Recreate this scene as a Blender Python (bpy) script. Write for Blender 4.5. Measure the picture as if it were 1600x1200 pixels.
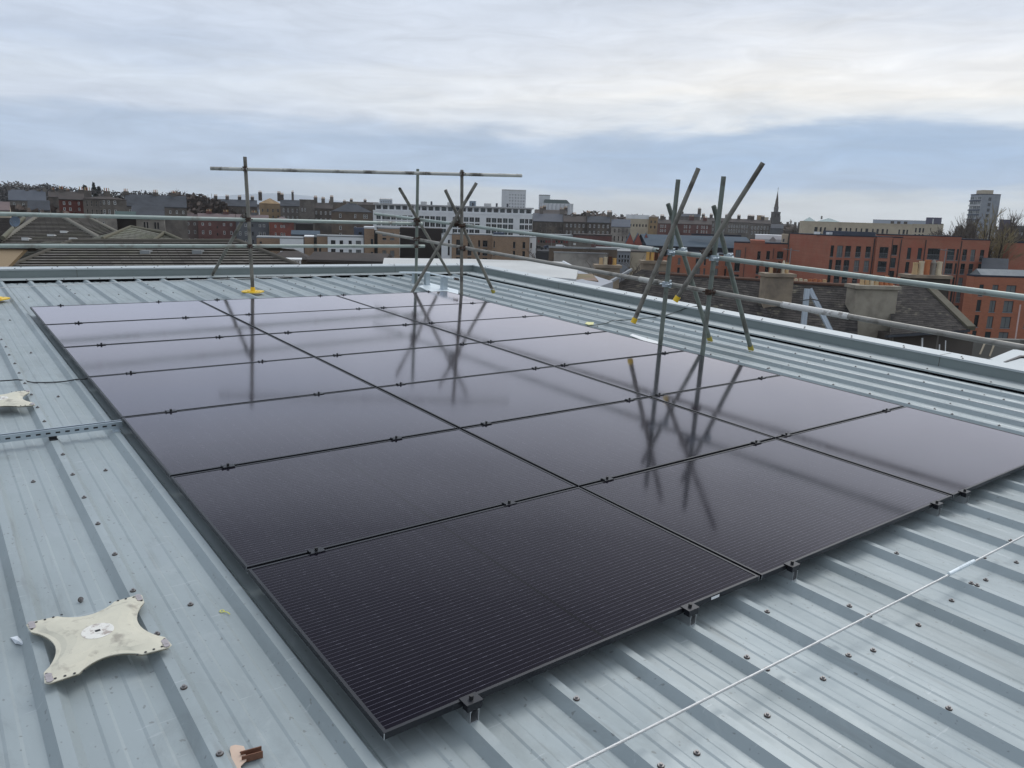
import bpy, bmesh, math, random
from mathutils import Vector, Matrix
random.seed(7)
SC = bpy.context.scene
for o in list(bpy.data.objects): bpy.data.objects.remove(o)
COL = SC.collection
PI = math.pi
# ------------------------------------------------------------------ camera
F = 1203.16
CW = Vector((-0.91273, -1.72993, 1.43820))
RX_ = Vector((0.7955961, -0.6051203, 0.0292614))     # camera right, in world axes
RY_ = Vector((-0.1041568, -0.1842038, -0.9773537))   # camera down
RZ_ = Vector((0.5968067, 0.7745310, -0.2095793))     # camera forward
SLOPE = math.radians(2.5121)
cd = bpy.data.cameras.new('camera'); cam = bpy.data.objects.new('camera', cd); COL.objects.link(cam)
cam.matrix_world = Matrix(((RX_.x, -RY_.x, -RZ_.x, CW.x), (RX_.y, -RY_.y, -RZ_.y, CW.y), (RX_.z, -RY_.z, -RZ_.z, CW.z), (0, 0, 0, 1)))
cd.sensor_width = 36; cd.lens = F / 1600 * 36; cd.clip_start = 0.05; cd.clip_end = 20000
SC.camera = cam
SC.render.resolution_x = 1024; SC.render.resolution_y = 768
SC.view_settings.view_transform = 'Standard'; SC.view_settings.look = 'None'
SC.view_settings.exposure = 0.16; SC.view_settings.gamma = 1
SC.render.engine = 'CYCLES'
SC.cycles.max_bounces = 6; SC.cycles.diffuse_bounces = 3; SC.cycles.glossy_bounces = 4; SC.cycles.volume_bounces = 0

# ------------------------------------------------------------------ sky (overcast, banded stratus)
SUN_AZ = math.radians(66); SUN_EL = math.radians(48)   # sun_az measured from +Y towards +X
W = bpy.data.worlds.new('World'); SC.world = W; W.use_nodes = True
nt = W.node_tree; N = nt.nodes; L = nt.links
for n in list(N): N.remove(n)
def nd(tree, typ, **kw):
    n = tree.nodes.new(typ)
    for k, v in kw.items():
        if k.startswith('i_'): n.inputs[k[2:]].default_value = v
        elif k.startswith('n_'): n.inputs[int(k[2:])].default_value = v
        else: setattr(n, k, v)
    return n
def mth(tree, op, a, b=None, clamp=False, c=None):
    n = tree.nodes.new('ShaderNodeMath'); n.operation = op; n.use_clamp = clamp
    for i, x in enumerate((a, b, c)):
        if x is None: continue
        if isinstance(x, (int, float)): n.inputs[i].default_value = x
        else: tree.links.new(x, n.inputs[i])
    return n.outputs[0]
def ramp(tree, fac, stops, interp='LINEAR'):
    n = tree.nodes.new('ShaderNodeValToRGB'); cr = n.color_ramp; cr.interpolation = interp
    while len(cr.elements) < len(stops): cr.elements.new(0.5)
    for e, (p, c) in zip(cr.elements, stops):
        e.position = p; e.color = (*c, 1) if len(c) == 3 else c
    tree.links.new(fac, n.inputs[0]); return n.outputs[0]
def lin(r, g, b):
    f = lambda c: (c / 255 / 12.92) if c / 255 <= 0.04045 else ((c / 255 + 0.055) / 1.055) ** 2.4
    return (f(r), f(g), f(b))
def mixc(tree, fac, a, b, blend='MIX'):
    n = tree.nodes.new('ShaderNodeMix'); n.data_type = 'RGBA'; n.blend_type = blend
    for i, x in ((0, fac), (6, a), (7, b)):
        if isinstance(x, (int, float)): n.inputs[i].default_value = x
        elif isinstance(x, tuple): n.inputs[i].default_value = (*x, 1) if len(x) == 3 else x
        else: tree.links.new(x, n.inputs[i])
    return n.outputs[2]
tc = nd(nt, 'ShaderNodeTexCoord'); sep = nd(nt, 'ShaderNodeSeparateXYZ'); L.new(tc.outputs['Generated'], sep.inputs[0])
X_, Y_, Z_ = sep.outputs
elev = mth(nt, 'ARCSINE', Z_)
azim = mth(nt, 'ARCTAN2', X_, Y_)                   # 0 at +Y, towards +X; the view looks at 0.656 rad
azr = mth(nt, 'SUBTRACT', azim, 0.656)
cv = nd(nt, 'ShaderNodeCombineXYZ')                  # stratus: long in azimuth, thin in elevation
L.new(mth(nt, 'MULTIPLY', azr, 2.2), cv.inputs[0]); L.new(mth(nt, 'MULTIPLY', elev, 13.0), cv.inputs[1])
n1 = nd(nt, 'ShaderNodeTexNoise', i_Scale=1.1, i_Detail=6.0, i_Roughness=0.55, i_Distortion=0.4); L.new(cv.outputs[0], n1.inputs['Vector'])
cv2 = nd(nt, 'ShaderNodeCombineXYZ')
L.new(mth(nt, 'MULTIPLY', azr, 4.5), cv2.inputs[0]); L.new(mth(nt, 'MULTIPLY', elev, 30.0), cv2.inputs[1]); cv2.inputs[2].default_value = 4.7
n2 = nd(nt, 'ShaderNodeTexNoise', i_Scale=1.0, i_Detail=5.0, i_Roughness=0.55, i_Distortion=0.6); L.new(cv2.outputs[0], n2.inputs['Vector'])
cv3 = nd(nt, 'ShaderNodeCombineXYZ')
L.new(mth(nt, 'MULTIPLY', azr, 9.0), cv3.inputs[0]); L.new(mth(nt, 'MULTIPLY', elev, 46.0), cv3.inputs[1]); cv3.inputs[2].default_value = 9.1
n3 = nd(nt, 'ShaderNodeTexNoise', i_Scale=1.0, i_Detail=7.0, i_Roughness=0.62, i_Distortion=0.9); L.new(cv3.outputs[0], n3.inputs['Vector'])
w1 = mth(nt, 'MULTIPLY', mth(nt, 'SUBTRACT', n1.outputs[0], 0.5), 0.10)
w2 = mth(nt, 'MULTIPLY', mth(nt, 'SUBTRACT', n2.outputs[0], 0.5), 0.055)
ee = mth(nt, 'ADD', mth(nt, 'ADD', elev, w1), w2)
tr = mth(nt, 'MULTIPLY', ee, 1 / 0.40)               # 0..0.4 rad on 0..1
left = ramp(nt, tr, [(0.0, lin(204, 214, 222)), (0.05, lin(196, 208, 220)), (0.13, lin(172, 190, 213)), (0.21, lin(176, 193, 216)), (0.28, lin(203, 212, 226)),
                     (0.36, lin(208, 217, 229)), (0.46, lin(193, 205, 223)), (0.60, lin(202, 211, 225)), (0.78, lin(188, 200, 219)), (1.0, lin(198, 208, 222))])
right = ramp(nt, tr, [(0.0, lin(208, 215, 220)), (0.06, lin(206, 215, 221)), (0.12, lin(158, 181, 209)), (0.20, lin(147, 173, 204)), (0.245, lin(158, 180, 207)),
                      (0.29, lin(214, 220, 227)), (0.37, lin(238, 236, 232)), (0.48, lin(224, 226, 229)), (0.60, lin(205, 212, 223)), (0.8, lin(203, 211, 222)), (1.0, lin(208, 215, 225))])
side = mth(nt, 'ADD', mth(nt, 'MULTIPLY', azr, 1.5), 0.60, clamp=True)
cl = mixc(nt, side, left, right)
# thicker, brighter cloud towards the zenith (never in the picture itself, only lights it)
zen = nd(nt, 'ShaderNodeMapRange'); L.new(elev, zen.inputs[0])
zen.inputs[1].default_value = 0.30; zen.inputs[2].default_value = 1.2; zen.inputs[3].default_value = 1.0; zen.inputs[4].default_value = 1.3
var0 = mth(nt, 'ADD', mth(nt, 'MULTIPLY', n2.outputs[0], 0.30), mth(nt, 'ADD', mth(nt, 'MULTIPLY', n3.outputs[0], 0.46), 0.60))
back = nd(nt, 'ShaderNodeMapRange', interpolation_type='SMOOTHSTEP'); L.new(mth(nt, 'COSINE', mth(nt, 'SUBTRACT', azr, 0.35)), back.inputs[0])   # unseen sky behind the camera dimmed to darken the rib sides
back.inputs[1].default_value = -1.0; back.inputs[2].default_value = 0.45; back.inputs[3].default_value = 0.84; back.inputs[4].default_value = 1.0
low = nd(nt, 'ShaderNodeMapRange', interpolation_type='SMOOTHSTEP'); L.new(elev, low.inputs[0]); low.inputs[1].default_value = 0.0; low.inputs[2].default_value = 0.16; low.inputs[3].default_value = 1.22; low.inputs[4].default_value = 1.03
var = mth(nt, 'MULTIPLY', mth(nt, 'MULTIPLY', var0, back.outputs[0]), low.outputs[0])
hv = nd(nt, 'ShaderNodeVectorMath', operation='SCALE'); L.new(cl, hv.inputs[0]); L.new(mth(nt, 'MULTIPLY', zen.outputs[0], var), hv.inputs['Scale'])
SKY_STRENGTH = 0.1
sc10 = nd(nt, 'ShaderNodeVectorMath', operation='SCALE'); L.new(hv.outputs[0], sc10.inputs[0]); sc10.inputs['Scale'].default_value = 1 / SKY_STRENGTH
sky = nd(nt, 'ShaderNodeTexSky', sky_type='NISHITA', sun_disc=False, sun_elevation=SUN_EL, sun_rotation=SUN_AZ, air_density=1.0, dust_density=2.0)
skymix = mixc(nt, 0.94, sky.outputs[0], sc10.outputs[0])
below = mth(nt, 'GREATER_THAN', Z_, -0.02)
skyfin = mixc(nt, below, (1.2, 1.25, 1.3), skymix)
bg = nd(nt, 'ShaderNodeBackground', i_Strength=SKY_STRENGTH); L.new(skyfin, bg.inputs[0])
wo = nd(nt, 'ShaderNodeOutputWorld'); L.new(bg.outputs[0], wo.inputs[0])
# ------------------------------------------------------------------ sun (behind cloud)
sd = bpy.data.lights.new('sun', 'SUN'); sd.energy = 1.05; sd.angle = math.radians(25); sd.color = (1.0, 0.985, 0.965)
sun = bpy.data.objects.new('sun', sd); COL.objects.link(sun)
sdir = Vector((math.sin(SUN_AZ) * math.cos(SUN_EL), math.cos(SUN_AZ) * math.cos(SUN_EL), math.sin(SUN_EL)))
sun.rotation_euler = sdir.to_track_quat('Z', 'Y').to_euler(); sun.location = (0, 0, 40)

# ------------------------------------------------------------------ helpers
CS, SN = math.cos(SLOPE), math.sin(SLOPE)
def rl(u, v, w): return Vector((u, v * CS - w * SN, v * SN + w * CS))     # roof axes -> world
def unrl(p): return Vector((p.x, p.y * CS + p.z * SN, -p.y * SN + p.z * CS))
def ray(x, y): return RX_ * ((x - 800) / F) + RY_ * ((y - 600) / F) + RZ_
def at(x, y, d): return CW + ray(x, y) * d                                  # point d metres along the view axis
CR = unrl(CW)
def on_roof(x, y, w=-0.09):
    r = unrl(ray(x, y)); return CR + r * ((w - CR.z) / r.z)
def on_u(x, y, u):
    r = unrl(ray(x, y)); return CR + r * ((u - CR.x) / r.x)
def R3(p): return rl(p.x, p.y, p.z)
def px(p):
    c = p - CW; z = c.dot(RZ_); return 800 + F * c.dot(RX_) / z, 600 + F * c.dot(RY_) / z
class MB:
    def __init__(s): s.v = []; s.f = []; s.m = []; s.uv = {}; s.sm = set()
    def add(s, vs, fs, mi=0, smooth=False):
        b = len(s.v); s.v += [Vector(p) for p in vs]
        for f in fs:
            if smooth: s.sm.add(len(s.f))
            s.f.append([b + i for i in f]); s.m.append(mi)
        return b
    def quad(s, a, b, c, d, mi=0, uv=None):
        s.add([a, b, c, d], [(0, 1, 2, 3)], mi)
        if uv: s.uv[len(s.f) - 1] = uv
    def box(s, x0, x1, y0, y1, z0, z1, mi=0, T=None):
        vs = [Vector((x, y, z)) for z in (z0, z1) for y in (y0, y1) for x in (x0, x1)]
        if T: vs = [T(p) for p in vs]
        s.add(vs, [(0, 2, 3, 1), (4, 5, 7, 6), (0, 1, 5, 4), (2, 6, 7, 3), (0, 4, 6, 2), (1, 3, 7, 5)], mi)
    def tube(s, a, b, r, n=10, mi=0, r2=None, caps=True, hollow=0):
        a = Vector(a); b = Vector(b); d = (b - a).normalized(); r2 = r if r2 is None else r2
        q = d.orthogonal().normalized(); e = d.cross(q)
        ring = lambda c, rr: [c + q * (rr * math.cos(2 * PI * i / n)) + e * (rr * math.sin(2 * PI * i / n)) for i in range(n)]
        s.add(ring(a, r) + ring(b, r2), [(i, (i + 1) % n, n + (i + 1) % n, n + i) for i in range(n)], mi, True)
        if hollow:
            for c, rr, sg in ((a, r, 1), (b, r2, -1)):
                s.add(ring(c, rr) + ring(c, rr - hollow) + ring(c + d * (sg * 0.05), rr - hollow),
                      [(i, (i + 1) % n, n + (i + 1) % n, n + i) for i in range(n)] + [(n + i, n + (i + 1) % n, 2 * n + (i + 1) % n, 2 * n + i) for i in range(n)] + [tuple(range(2 * n, 3 * n))], mi)
        elif caps:
            s.add(ring(a, r), [tuple(range(n))[::-1]], mi); s.add(ring(b, r2), [tuple(range(n))], mi)
    def path(s, pts, r, n=6, mi=0):
        for i in range(len(pts) - 1): s.tube(pts[i], pts[i + 1], r, n, mi, caps=(i == 0 or i == len(pts) - 2))
    def prism(s, poly, T0, T1, mi=0, mi_side=None):
        n = len(poly); a = [T0(p) for p in poly]; b = [T1(p) for p in poly]
        s.add(a + b, [tuple(range(n))[::-1], tuple(range(n, 2 * n))], mi)
        s.add(a + b, [(i, (i + 1) % n, n + (i + 1) % n, n + i) for i in range(n)], mi if mi_side is None else mi_side)
    def mesh(s, name, mats, org=None):
        org = Vector((0, 0, 0)) if org is None else org
        me = bpy.data.meshes.new(name); me.from_pydata([tuple(p - org) for p in s.v], [], s.f)
        for m in (mats if isinstance(mats, (list, tuple)) else [mats]): me.materials.append(m)
        me.polygons.foreach_set('material_index', s.m)
        if s.sm:
            me.polygons.foreach_set('use_smooth', [i in s.sm for i in range(len(s.f))])
        if s.uv:
            ul = me.uv_layers.new(name='UVMap')
            for fi, uv in s.uv.items():
                p = me.polygons[fi]
                for k, li in enumerate(p.loop_indices): ul.data[li].uv = uv[k]
        me.validate(); me.update(); return me
    def build(s, name, mats, parent=None, org=None):
        r = parent
        while r is not None and r.parent is not None: r = r.parent
        if org is None: org = Vector((0, 0, 0)) if (r is None or r.name in LOCAL) else r.location.copy()
        o = link(name, s.mesh(name, mats, org), parent)
        if parent is None: o.location = org
        return o
LOCAL = set()      # names of things whose parts are modelled in the thing's own axes
def link(name, me, parent=None, loc=None):
    o = bpy.data.objects.new(name, me); COL.objects.link(o)
    if parent is not None: o.parent = parent
    if loc is not None: o.location = loc
    return o
def tag(o, label=None, cat=None, group=None, kind=None):
    for k, v in (('label', label), ('category', cat), ('group', group), ('kind', kind)):
        if v: o[k] = v
    return o
def thing(name, label, cat, loc=(0, 0, 0), rz=0, group=None, local=False):
    o = bpy.data.objects.new(name, None); o.empty_display_size = 0.1; COL.objects.link(o)
    o.location = loc; o.rotation_euler = (0, 0, rz)
    if local: LOCAL.add(o.name)
    return tag(o, label, cat, group)
def single(name, mb, mats, label, cat, group=None, org=None):
    return tag(mb.build(name, mats, None, org), label, cat, group)
def centred(mb):
    lo = [min(p[i] for p in mb.v) for i in range(3)]; hi = [max(p[i] for p in mb.v) for i in range(3)]
    return Vector(((lo[0] + hi[0]) / 2, (lo[1] + hi[1]) / 2, lo[2]))
# ------------------------------------------------------------------ materials
MAT = {}
def mat(name, col, rough=0.7, metal=0.0, spec=0.5, nz=None, nz2=None, bump=None, col2=None, uv=False, brick=None):
    """col: linear base; nz=(scale, amount, stretch) mottling; col2 with nz2=(scale, lo, hi) patches; brick=(w,h,colour,mortar) courses."""
    m = bpy.data.materials.new(name); m.use_nodes = True; t = m.node_tree; b = t.nodes['Principled BSDF']
    b.inputs['Roughness'].default_value = rough; b.inputs['Metallic'].default_value = metal; b.inputs['Specular IOR Level'].default_value = spec
    tcn = t.nodes.new('ShaderNodeTexCoord'); src = tcn.outputs['UV' if uv else 'Object']; c = None
    base = nd(t, 'ShaderNodeRGB'); base.outputs[0].default_value = (*col, 1); c = base.outputs[0]
    def noise(scale, stretch, detail=5, seed=0):
        mp = nd(t, 'ShaderNodeMapping'); mp.inputs['Scale'].default_value = stretch; mp.inputs['Location'].default_value = (seed, seed * 1.7, seed * .6); t.links.new(src, mp.inputs[0])
        n = nd(t, 'ShaderNodeTexNoise', i_Scale=scale, i_Detail=float(detail), i_Roughness=0.6); t.links.new(mp.outputs[0], n.inputs['Vector']); return n.outputs[0]
    if brick:
        mp = nd(t, 'ShaderNodeMapping'); t.links.new(src, mp.inputs[0])
        if not uv: mp.inputs['Rotation'].default_value = (PI / 2, 0, 0)
        bt = nd(t, 'ShaderNodeTexBrick'); bt.inputs['Scale'].default_value = 1.0; bt.inputs['Brick Width'].default_value = brick[0]; bt.inputs['Row Height'].default_value = brick[1]
        bt.inputs['Mortar Size'].default_value = brick[4] if len(brick) > 4 else 0.012; bt.inputs['Color1'].default_value = (*col, 1); bt.inputs['Color2'].default_value = (*brick[2], 1); bt.inputs['Mortar'].default_value = (*brick[3], 1)
        t.links.new(mp.outputs[0], bt.inputs['Vector']); c = bt.outputs[0]
    if nz2 and col2:
        f = noise(nz2[0], nz2[3] if len(nz2) > 3 else (1, 1, 1), 6, 3.1)
        mr = nd(t, 'ShaderNodeMapRange'); t.links.new(f, mr.inputs[0]); mr.inputs[1].default_value = nz2[1]; mr.inputs[2].default_value = nz2[2]
        c = mixc(t, mr.outputs[0], c, col2)
    if nz:
        f = noise(nz[0], nz[2] if len(nz) > 2 else (1, 1, 1))
        k = mth(t, 'ADD', mth(t, 'MULTIPLY', mth(t, 'SUBTRACT', f, 0.5), 2 * nz[1]), 1.0)
        vm = nd(t, 'ShaderNodeVectorMath', operation='SCALE'); t.links.new(c, vm.inputs[0]); t.links.new(k, vm.inputs['Scale']); c = vm.outputs[0]
    t.links.new(c, b.inputs['Base Color'])
    if bump:
        f = noise(bump[0], bump[2] if len(bump) > 2 else (1, 1, 1), 6, 9.0)
        bn = nd(t, 'ShaderNodeBump', i_Strength=bump[1], i_Distance=bump[3] if len(bump) > 3 else 0.01); t.links.new(f, bn.inputs['Height']); t.links.new(bn.outputs[0], b.inputs['Normal'])
    MAT[name] = m; return m
def lv(*c): return lin(*c)
M_roof = mat('grey_coated_steel', (0.322, 0.366, 0.374), 0.48, 0.14, 0.45, nz=(2.2, 0.18, (2.0, 0.35, 1)), col2=(0.235, 0.268, 0.268), nz2=(1.3, 0.50, 0.72, (1.2, 0.3, 1)), bump=(14, 0.08, (1, 0.25, 1), 0.004))
M_flash = mat('grey_flashing_steel', (0.215, 0.250, 0.245), 0.5, 0.1, 0.5, nz=(3.0, 0.10), bump=(3, 0.10, (1, 1, 1), 0.01))
M_cap = mat('grey_capping_steel', (0.47, 0.505, 0.51), 0.48, 0.2, 0.5, nz=(3.0, 0.08), bump=(3, 0.10, (1, 1, 1), 0.01))
M_dark = mat('black_shade_fill', (0.004, 0.004, 0.005), 0.95, 0, 0.1)
M_alu_blk = mat('black_anodised_aluminium', (0.018, 0.019, 0.024), 0.38, 0.3, 0.5, nz=(6, 0.12))
M_alu = mat('mill_aluminium', (0.72, 0.73, 0.74), 0.32, 0.9, 0.5)
M_galv = mat('galvanised_steel', (0.50, 0.56, 0.60), 0.34, 0.75, 0.5, nz=(22, 0.18), bump=(30, 0.1, (1, 1, 1), 0.002))
M_galv_lt = mat('bright_zinc', (0.80, 0.86, 0.88), 0.32, 0.4, 0.5, nz=(20, 0.12))
M_tube = mat('weathered_scaffold_tube', (0.235, 0.222, 0.19), 0.58, 0.35, 0.4, nz=(5, 0.22), col2=(0.115, 0.105, 0.09), nz2=(5.5, 0.5, 0.64), bump=(40, 0.25, (1, 1, 1), 0.002))
M_tube_g = mat('green_grey_scaffold_tube', (0.20, 0.225, 0.195), 0.55, 0.35, 0.4, nz=(4, 0.22), col2=(0.125, 0.118, 0.10), nz2=(4.5, 0.52, 0.66), bump=(40, 0.25, (1, 1, 1), 0.002))
M_tube_w = mat('whitened_scaffold_tube', (0.55, 0.545, 0.50), 0.6, 0.25, 0.4, nz=(7, 0.2), col2=(0.16, 0.15, 0.13), nz2=(3.0, 0.5, 0.6), bump=(40, 0.12, (1, 1, 1), 0.002))
M_tube_l = mat('pale_weathered_tube', (0.34, 0.325, 0.29), 0.55, 0.35, 0.4, nz=(5, 0.2), col2=(0.19, 0.175, 0.15), nz2=(4.5, 0.52, 0.66), bump=(40, 0.2, (1, 1, 1), 0.002))
M_rail_g = mat('top_lit_green_tube', (0.37, 0.42, 0.385), 0.5, 0.35, 0.5, nz=(4, 0.2), col2=(0.24, 0.225, 0.19), nz2=(4.0, 0.54, 0.66), bump=(40, 0.2, (1, 1, 1), 0.002))  # lighter copy of the green-grey tube; light from above painted into the colour
M_coupler = mat('rusty_coupler', (0.075, 0.045, 0.032), 0.7, 0.5, 0.4, nz=(30, 0.5), col2=(0.20, 0.19, 0.18), nz2=(20, 0.5, 0.6))
M_yel = mat('yellow_plastic', (0.86, 0.56, 0.03), 0.45, 0, 0.5, nz=(6, 0.1))
M_yel_d = mat('dirty_yellow_plastic', (0.42, 0.34, 0.06), 0.55, 0, 0.4, nz=(20, 0.35))
M_black = mat('black_rubber', (0.012, 0.012, 0.013), 0.5)
M_screw = mat('weathered_screw', (0.27, 0.255, 0.25), 0.5, 0.6, 0.4, nz=(60, 0.3))
M_washer = mat('rubber_washer', (0.07, 0.05, 0.04), 0.8)
M_wire = mat('steel_wire_rope', (0.62, 0.62, 0.61), 0.42, 0.6, 0.5, nz=(80, 0.25))
M_star = mat('worn_cream_paint', (0.60, 0.57, 0.46), 0.62, 0.05, 0.4, nz=(14, 0.14), col2=(0.36, 0.33, 0.27), nz2=(16, 0.54, 0.70), bump=(50, 0.1, (1, 1, 1), 0.001))
M_starw = mat('bare_white_paint', (0.74, 0.72, 0.66), 0.6, 0.1, 0.4, nz=(40, 0.14), col2=(0.40, 0.34, 0.30), nz2=(45, 0.50, 0.62))
M_rivet = mat('dull_rivet', (.42, .38, .38), .45, .5, .5, nz=(60, .2))
M_rust = mat('rusted_steel', (0.20, 0.10, 0.065), 0.75, 0.4, 0.4, nz=(30, 0.4))
M_peach = mat('salmon_primer', (0.60, 0.45, 0.35), 0.7, 0, 0.4, nz=(30, 0.12))
M_white = mat('white_plastic', (0.80, 0.81, 0.80), 0.5, 0, 0.5)
M_paper = mat('crumpled_white_film', (0.66, 0.70, 0.74), 0.45, 0, 0.5, nz=(40, 0.2))

def grime(m):
    t = m.node_tree; b = t.nodes['Principled BSDF']; src = b.inputs['Base Color'].links[0].from_socket; tcn = nd(t, 'ShaderNodeTexCoord')
    def nzf(scale, st, lo, hi, det=3.0, rough=.6, dist=0.0):
        mp = nd(t, 'ShaderNodeMapping'); mp.inputs['Scale'].default_value = st; t.links.new(tcn.outputs['Object'], mp.inputs[0])
        n = nd(t, 'ShaderNodeTexNoise', i_Scale=scale, i_Detail=det, i_Roughness=rough, i_Distortion=dist); t.links.new(mp.outputs[0], n.inputs['Vector'])
        r = nd(t, 'ShaderNodeMapRange'); t.links.new(n.outputs[0], r.inputs[0]); r.inputs[1].default_value = lo; r.inputs[2].default_value = hi; return r.outputs[0]
    c = mixc(t, mth(t, 'MULTIPLY', nzf(5.5, (1, .8, 1), .55, .72, 8.0, .7, 1.2), .42), src, (.41, .445, .445))      # pale scuffs and dried puddles
    c = mixc(t, mth(t, 'MULTIPLY', nzf(3.2, (1, .55, 1), .56, .74, 9.0, .72, .8), .50), c, (.20, .22, .215))   # dirt film
    c = mixc(t, mth(t, 'MULTIPLY', nzf(26, (1, .06, 1), .62, .74, 2.0), .35), c, (.20, .21, .20))                # run-off streaks down the slope
    c = mixc(t, mth(t, 'MULTIPLY', nzf(55, (1, .7, 1), .70, .76, 1.0), .55), c, (.14, .14, .13))                 # specks
    c = mixc(t, mth(t, 'MULTIPLY', nzf(18, (.25, 3.2, 1), .70, .73, 2.0), .35), c, (.50, .53, .54))              # scratches
    t.links.new(c, b.inputs['Base Color'])
    rr = mth(t, 'ADD', mth(t, 'MULTIPLY', nzf(4.0, (1, .6, 1), .4, .7, 6.0), .22), .40); t.links.new(rr, b.inputs['Roughness'])
    bn = [n for n in t.nodes if n.type == 'BUMP'][0]; mp = nd(t, 'ShaderNodeMapping'); mp.inputs['Scale'].default_value = (1, .35, 1); t.links.new(tcn.outputs['Object'], mp.inputs[0])
    n = nd(t, 'ShaderNodeTexNoise', i_Scale=2.6, i_Detail=2.0); t.links.new(mp.outputs[0], n.inputs['Vector'])
    b2 = nd(t, 'ShaderNodeBump', i_Strength=.35, i_Distance=.02); t.links.new(n.outputs[0], b2.inputs['Height']); t.links.new(bn.outputs[0], b2.inputs['Normal']); t.links.new(b2.outputs[0], b.inputs['Normal'])   # oil-canning
grime(M_roof)

# ------------------------------------------------------------------ solar cell glass
def cell_material():
    m = bpy.data.materials.new('black_solar_cells_under_glass'); m.use_nodes = True; t = m.node_tree
    for n in list(t.nodes): t.nodes.remove(n)
    tcn = nd(t, 'ShaderNodeTexCoord'); sp = nd(t, 'ShaderNodeSeparateXYZ'); t.links.new(tcn.outputs['UV'], sp.inputs[0]); x, y = sp.outputs[0], sp.outputs[1]
    def line(c, period, width, off=0.0):
        f = mth(t, 'FRACT', mth(t, 'ADD', mth(t, 'DIVIDE', c, period), off))
        return mth(t, 'LESS_THAN', mth(t, 'ABSOLUTE', mth(t, 'SUBTRACT', f, 0.5)), width / period / 2)
    bus = line(y, 0.02024, 0.0014)
    gapx = line(x, 0.0935, 0.0022, 0.5)
    gapy = line(y, 0.1822, 0.0022, 0.5)
    mid = mth(t, 'LESS_THAN', mth(t, 'ABSOLUTE', mth(t, 'SUBTRACT', x, 0.881)), 0.006)
    sold = line(x, 0.0935, 0.020, 0.62)
    mp = nd(t, 'ShaderNodeMapping'); mp.inputs['Scale'].default_value = (38, 55, 1); t.links.new(tcn.outputs['UV'], mp.inputs[0])
    wn = nd(t, 'ShaderNodeTexNoise', i_Scale=1.0, i_Detail=1.0); t.links.new(mp.outputs[0], wn.inputs['Vector'])
    sparkle = mth(t, 'GREATER_THAN', wn.outputs[0], 0.52)
    hi = mth(t, 'MULTIPLY', mth(t, 'MULTIPLY', sold, sparkle), 0.24)
    bv = mth(t, 'MULTIPLY', bus, mth(t, 'ADD', hi, 0.27))
    cells = mixc(t, mth(t, 'MAXIMUM', gapx, gapy), (0.0058, 0.0046, 0.0094), (0.0038, 0.0033, 0.0060))
    c1 = mixc(t, bv, cells, (0.34, 0.33, 0.40))
    c2 = mixc(t, mid, c1, (0.006, 0.006, 0.0075))
    du = nd(t, 'ShaderNodeTexNoise', i_Scale=1.6, i_Detail=9.0, i_Roughness=.68, i_Distortion=1.0); geo = nd(t, 'ShaderNodeNewGeometry'); t.links.new(geo.outputs['Position'], du.inputs['Vector'])
    dm = nd(t, 'ShaderNodeMapRange'); t.links.new(du.outputs[0], dm.inputs[0]); dm.inputs[1].default_value = .50; dm.inputs[2].default_value = .80; dm.inputs[4].default_value = .018
    c3 = mixc(t, dm.outputs[0], c2, (.28, .29, .32))                       # a little dust and dried rain
    dif = nd(t, 'ShaderNodeBsdfDiffuse'); t.links.new(c3, dif.inputs[0])
    gl = nd(t, 'ShaderNodeBsdfGlossy', distribution='MULTI_GGX'); gl.inputs['Color'].default_value = (0.985, 0.945, 0.985, 1)
    dn = nd(t, 'ShaderNodeTexNoise', i_Scale=2.3, i_Detail=7.0, i_Roughness=.65); t.links.new(geo.outputs['Position'], dn.inputs['Vector'])
    rr = mth(t, 'ADD', mth(t, 'MULTIPLY', dn.outputs[0], 0.07), 0.052); t.links.new(rr, gl.inputs['Roughness'])
    lw = nd(t, 'ShaderNodeLayerWeight', i_Blend=0.5)
    # reflectance of anti-reflective solar glass against the angle of incidence (0 = face on, 1 = grazing)
    fr = ramp(t, lw.outputs['Facing'], [(0.0, (0.007,) * 3), (0.40, (0.013,) * 3), (0.50, (0.031,) * 3), (0.58, (0.072,) * 3), (0.66, (0.18,) * 3), (0.76, (0.42,) * 3), (0.85, (0.66,) * 3), (1.0, (0.97,) * 3)])
    mx = nd(t, 'ShaderNodeMixShader'); t.links.new(fr, mx.inputs[0]); t.links.new(dif.outputs[0], mx.inputs[1]); t.links.new(gl.outputs[0], mx.inputs[2])
    out = nd(t, 'ShaderNodeOutputMaterial'); t.links.new(mx.outputs[0], out.inputs[0]); return m
M_cell = cell_material()

# ================================================================== THE ROOF WE STAND ON
GZ = -19.0                                   # street level below
RIB0, RIBP, RTOP, PAN = 0.29, 0.3385, -0.064, -0.099
U0, U1, V0, V1 = -4.2, 7.67, -3.6, 11.1
def vb(u): return 11.10 - 0.041 * u          # inner face of the back parapet
roof_b = thing('metal_clad_building', 'metal clad building whose ribbed grey roof carries the solar panels', 'building', (2, 4, GZ))
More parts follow.
